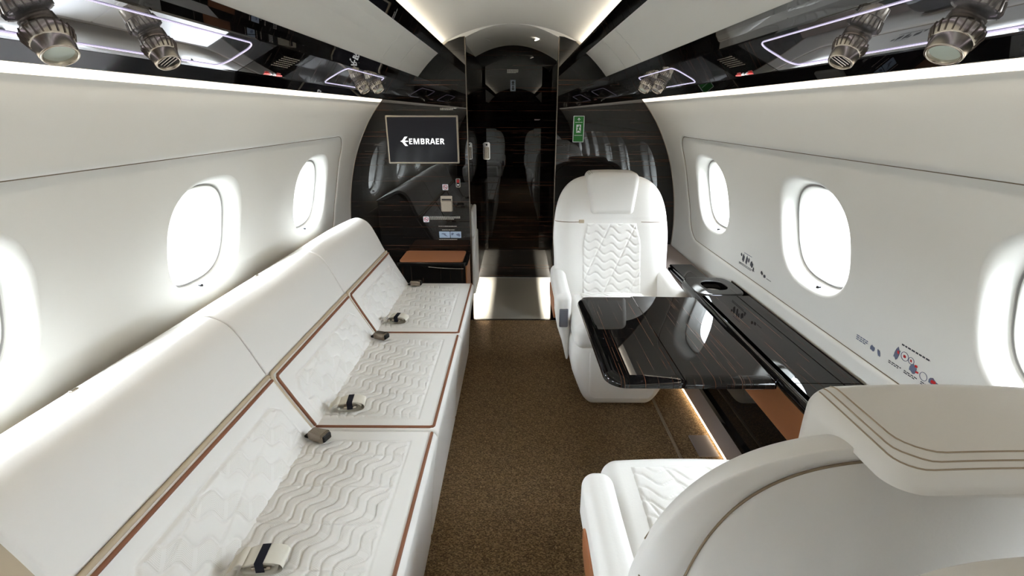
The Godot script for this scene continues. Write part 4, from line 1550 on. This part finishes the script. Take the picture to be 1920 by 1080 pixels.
func build_wall_placards() -> void:
	# print on the right sidewall under the windows; local x runs aft, local y up the wall
	var place := func(z: float, y: float) -> Transform3D:
		var up := (on_wall(1, z, y + 0.02, 0.009) - on_wall(1, z, y - 0.02, 0.009)).normalized()
		var bx := Vector3.BACK
		return Transform3D(Basis(bx, up, bx.cross(up)), on_wall(1, z, y, 0.0085))
	var blob := func(mb: MB, x: float, y: float, w: float, h: float, tilt: float) -> void:
		var p := []
		for k in 10:
			var e := sup(cos(TAU * k / 10), sin(TAU * k / 10), 2.6)
			p.append(Vector2(x, y) + Vector2(e.x * w / 2, e.y * h / 2 * (1.0 + 0.25 * sin(k * 2.4))).rotated(tilt))
		mb.plate(p, 0.0006, 0.0)
	var o := thing("safety_print", "black safety drawings with lines of print under the window next to the far armchair", "notice", Vector3.ZERO, "sidewall safety print")
	o.transform = place.call(-2.015, 0.742)
	var mb := MB.new()
	for q in [[-0.060, 0.016, 0.014, 0.014], [-0.040, 0.005, 0.020, 0.036], [-0.008, 0.004, 0.016, 0.040], [0.012, 0.010, 0.012, 0.022], [0.040, -0.001, 0.024, 0.026], [0.058, -0.018, 0.010, 0.020]]:
		blob.call(mb, q[0], q[1], q[2], q[3], -0.3)
	part("drawings", mb.done(), M.ink, o)
	part("title_line", print_lines(0.09, 1, 0.006, 61), M.ink_blue, o).position = Vector3(0.01, 0.032, 0)
	part("caption", print_lines(0.15, 2, 0.006, 62), M.ink, o).position = Vector3(-0.005, -0.026, 0)
	o = thing("safety_print", "two tiny black symbols with a short line of print under the second window", "notice", Vector3.ZERO, "sidewall safety print")
	o.transform = place.call(-1.855, 0.727)
	mb = MB.new()
	blob.call(mb, -0.028, 0.006, 0.018, 0.014, -0.2)
	blob.call(mb, -0.004, 0.0, 0.018, 0.014, 0.3)
	part("symbols", mb.done(), M.ink, o)
	part("caption", print_lines(0.045, 1, 0.006, 63), M.ink, o).position = Vector3(0.036, -0.004, 0)
	o = thing("safety_print", "small blue lines of print and two tiny symbols near the larger seat belt card", "notice", Vector3.ZERO, "sidewall safety print")
	o.transform = place.call(-1.242, 0.726)
	part("lettering", print_lines(0.05, 3, 0.006, 64), M.ink_blue, o).position = Vector3(-0.028, 0.003, 0)
	mb = MB.new()
	blob.call(mb, 0.016, -0.001, 0.018, 0.016, 0.0)
	blob.call(mb, 0.042, -0.003, 0.010, 0.020, 0.4)
	part("symbols", mb.done(), M.ink_blue, o)
	o = thing("belt_card", "clear card with grey and red seat belt drawings under the right windows", "card")
	o.transform = place.call(-1.078, 0.750)
	part("title_line", print_lines(0.115, 1, 0.008, 65), M.ink, o).position = Vector3(0.005, 0.037, 0)
	mb = MB.new()
	for q in [[-0.062, 0.004, 0.016, 0.036], [-0.004, -0.010, 0.022, 0.024], [0.060, -0.012, 0.028, 0.019]]:
		blob.call(mb, q[0], q[1], q[2], q[3], -0.2)
	part("drawings", mb.done(), M.ink_blue, o)
	for q in [[-0.036, 0.009, 0.012], [-0.014, 0.008, 0.009], [0.030, -0.012, 0.011]]:
		var path := []
		for p in circle(q[2], 20): path.append(Vector3(q[0] + p.x, q[1] + p.y, 0.0004))
		mb = MB.new()
		mb.tube(path, 0.0007, 5, true)
		part("circle", mb.done(), M.ink_blue, o)
	mb = MB.new()
	for q in [[-0.058, 0.010, 0.006, 0.010], [-0.036, 0.009, 0.008, 0.008], [-0.014, 0.008, 0.005, 0.007], [0.004, 0.002, 0.009, 0.007], [0.010, -0.012, 0.010, 0.005], [0.060, -0.010, 0.015, 0.009]]:
		blob.call(mb, q[0], q[1], q[2], q[3], 0.3)
	var rd := part("red_marks", mb.done(), M.red, o)
	rd.position.z = 0.0005
	for k in 3:
		part("caption", print_lines(0.045, 2, 0.005, 70 + k), M.ink, o).position = Vector3(-0.062 + 0.055 * k, -0.031, 0)

# ------------------------------------------------------------------ seat belts lying on the sofa
func build_belts() -> void:
	var straps := [[Vector3(-0.505, 0.455, -1.31), "rolled white belt strap with navy band on the middle sofa cushion", 0.15], [Vector3(-0.512, 0.456, -1.985), "rolled white belt strap with navy band on the sofa cushion by the bulkhead", -0.1], [Vector3(-0.50, 0.455, -0.735), "rolled white belt strap with navy band on the rear sofa cushion", 0.1]]
	for q in straps:
		var o := thing("belt_strap", q[1], "belt", q[0], "rolled belt straps on the sofa")
		o.rotation.y = q[2]
		var mb := MB.new()
		var rows := []
		for turn in 2:
			rows = []
			for k in 41:
				var w := TAU * k / 40.0
				var e := sup(cos(w), sin(w), 2.4)
				var a := 0.042 - 0.006 * turn
				var h := 0.017 - 0.005 * turn
				var row := []
				for z in [-0.024, 0.024]:
					row.append(Vector3(e.x * a - 0.004 * turn, 0.019 + e.y * h, z))
				rows.append(row)
			mb.sheet(rows, true)
			mb.group += 1
		var tail := []
		for k in 9:
			var t := k / 8.0
			var row := []
			for z in [-0.022, 0.022]:
				row.append(Vector3(-0.036 - 0.036 * t, 0.032 - 0.018 * t * t + 0.004 * sin(t * 6.0), z))
			tail.append(row)
		mb.sheet(tail)
		part("strap", mb.done(), M.webbing, o)
		mb = MB.new()
		rows = []
		for k in 41:
			var w := TAU * k / 40.0
			var e := sup(cos(w), sin(w), 2.4)
			rows.append([Vector3(0, 0, 0), Vector3(0, 0, 0)])
			rows[k] = [Vector3(e.x * 0.0432, 0.019 + e.y * 0.0182, 0)]
		var band := MB.new()
		var bt := []
		for k in 9:
			var x := lerpf(-0.012, 0.006, k / 8.0)
			bt.append([Vector3(x, 0.0368, -0.0245), Vector3(x, 0.0372, 0.0), Vector3(x, 0.0368, 0.0245), Vector3(x, 0.012, 0.0252)])
		band.sheet(bt, true)
		part("navy_band", band.done(), M.navy, o, "navy keeper band")
		mb = MB.new()
		mb.rbox(Vector3(-0.004, 0.016, 0.0), Vector3(0.020, 0.004, 0.020), 0.002, 1, 0)
		part("tongue", mb.done(), M.nickel, o)
	var bk := [[Vector3(-0.552, 0.455, -1.150), "grey metal belt buckle on the rear sofa cushion", -0.35], [Vector3(-0.548, 0.455, -1.815), "grey metal belt buckle on the middle sofa cushion", -0.35], [Vector3(-0.530, 0.456, -2.475), "grey metal belt buckle on the sofa cushion by the bulkhead", -0.1]]
	for q in bk:
		var o := thing("belt_buckle", q[1], "buckle", q[0], "belt buckles on the sofa")
		o.rotation.y = q[2]
		var mb := MB.new()
		mb.rbox(Vector3(0, 0.016, 0), Vector3(0.030, 0.015, 0.021), 0.010, 4, 2, func(p: Vector3) -> Vector3:
			p.z *= lerpf(0.80, 1.05, (p.x + 0.03) / 0.06)
			return p)
		part("buckle_body", mb.done(), M.nickel_dark, o)
		mb = MB.new()
		mb.rbox(Vector3(0.027, 0.017, 0.0), Vector3(0.007, 0.010, 0.016), 0.004, 2, 0)
		part("release_button", mb.done(), M.black, o)
		mb = MB.new()
		mb.rbox(Vector3(-0.034, 0.009, 0.0), Vector3(0.009, 0.004, 0.013), 0.002, 2, 0)
		part("webbing_stub", mb.done(), M.black, o)
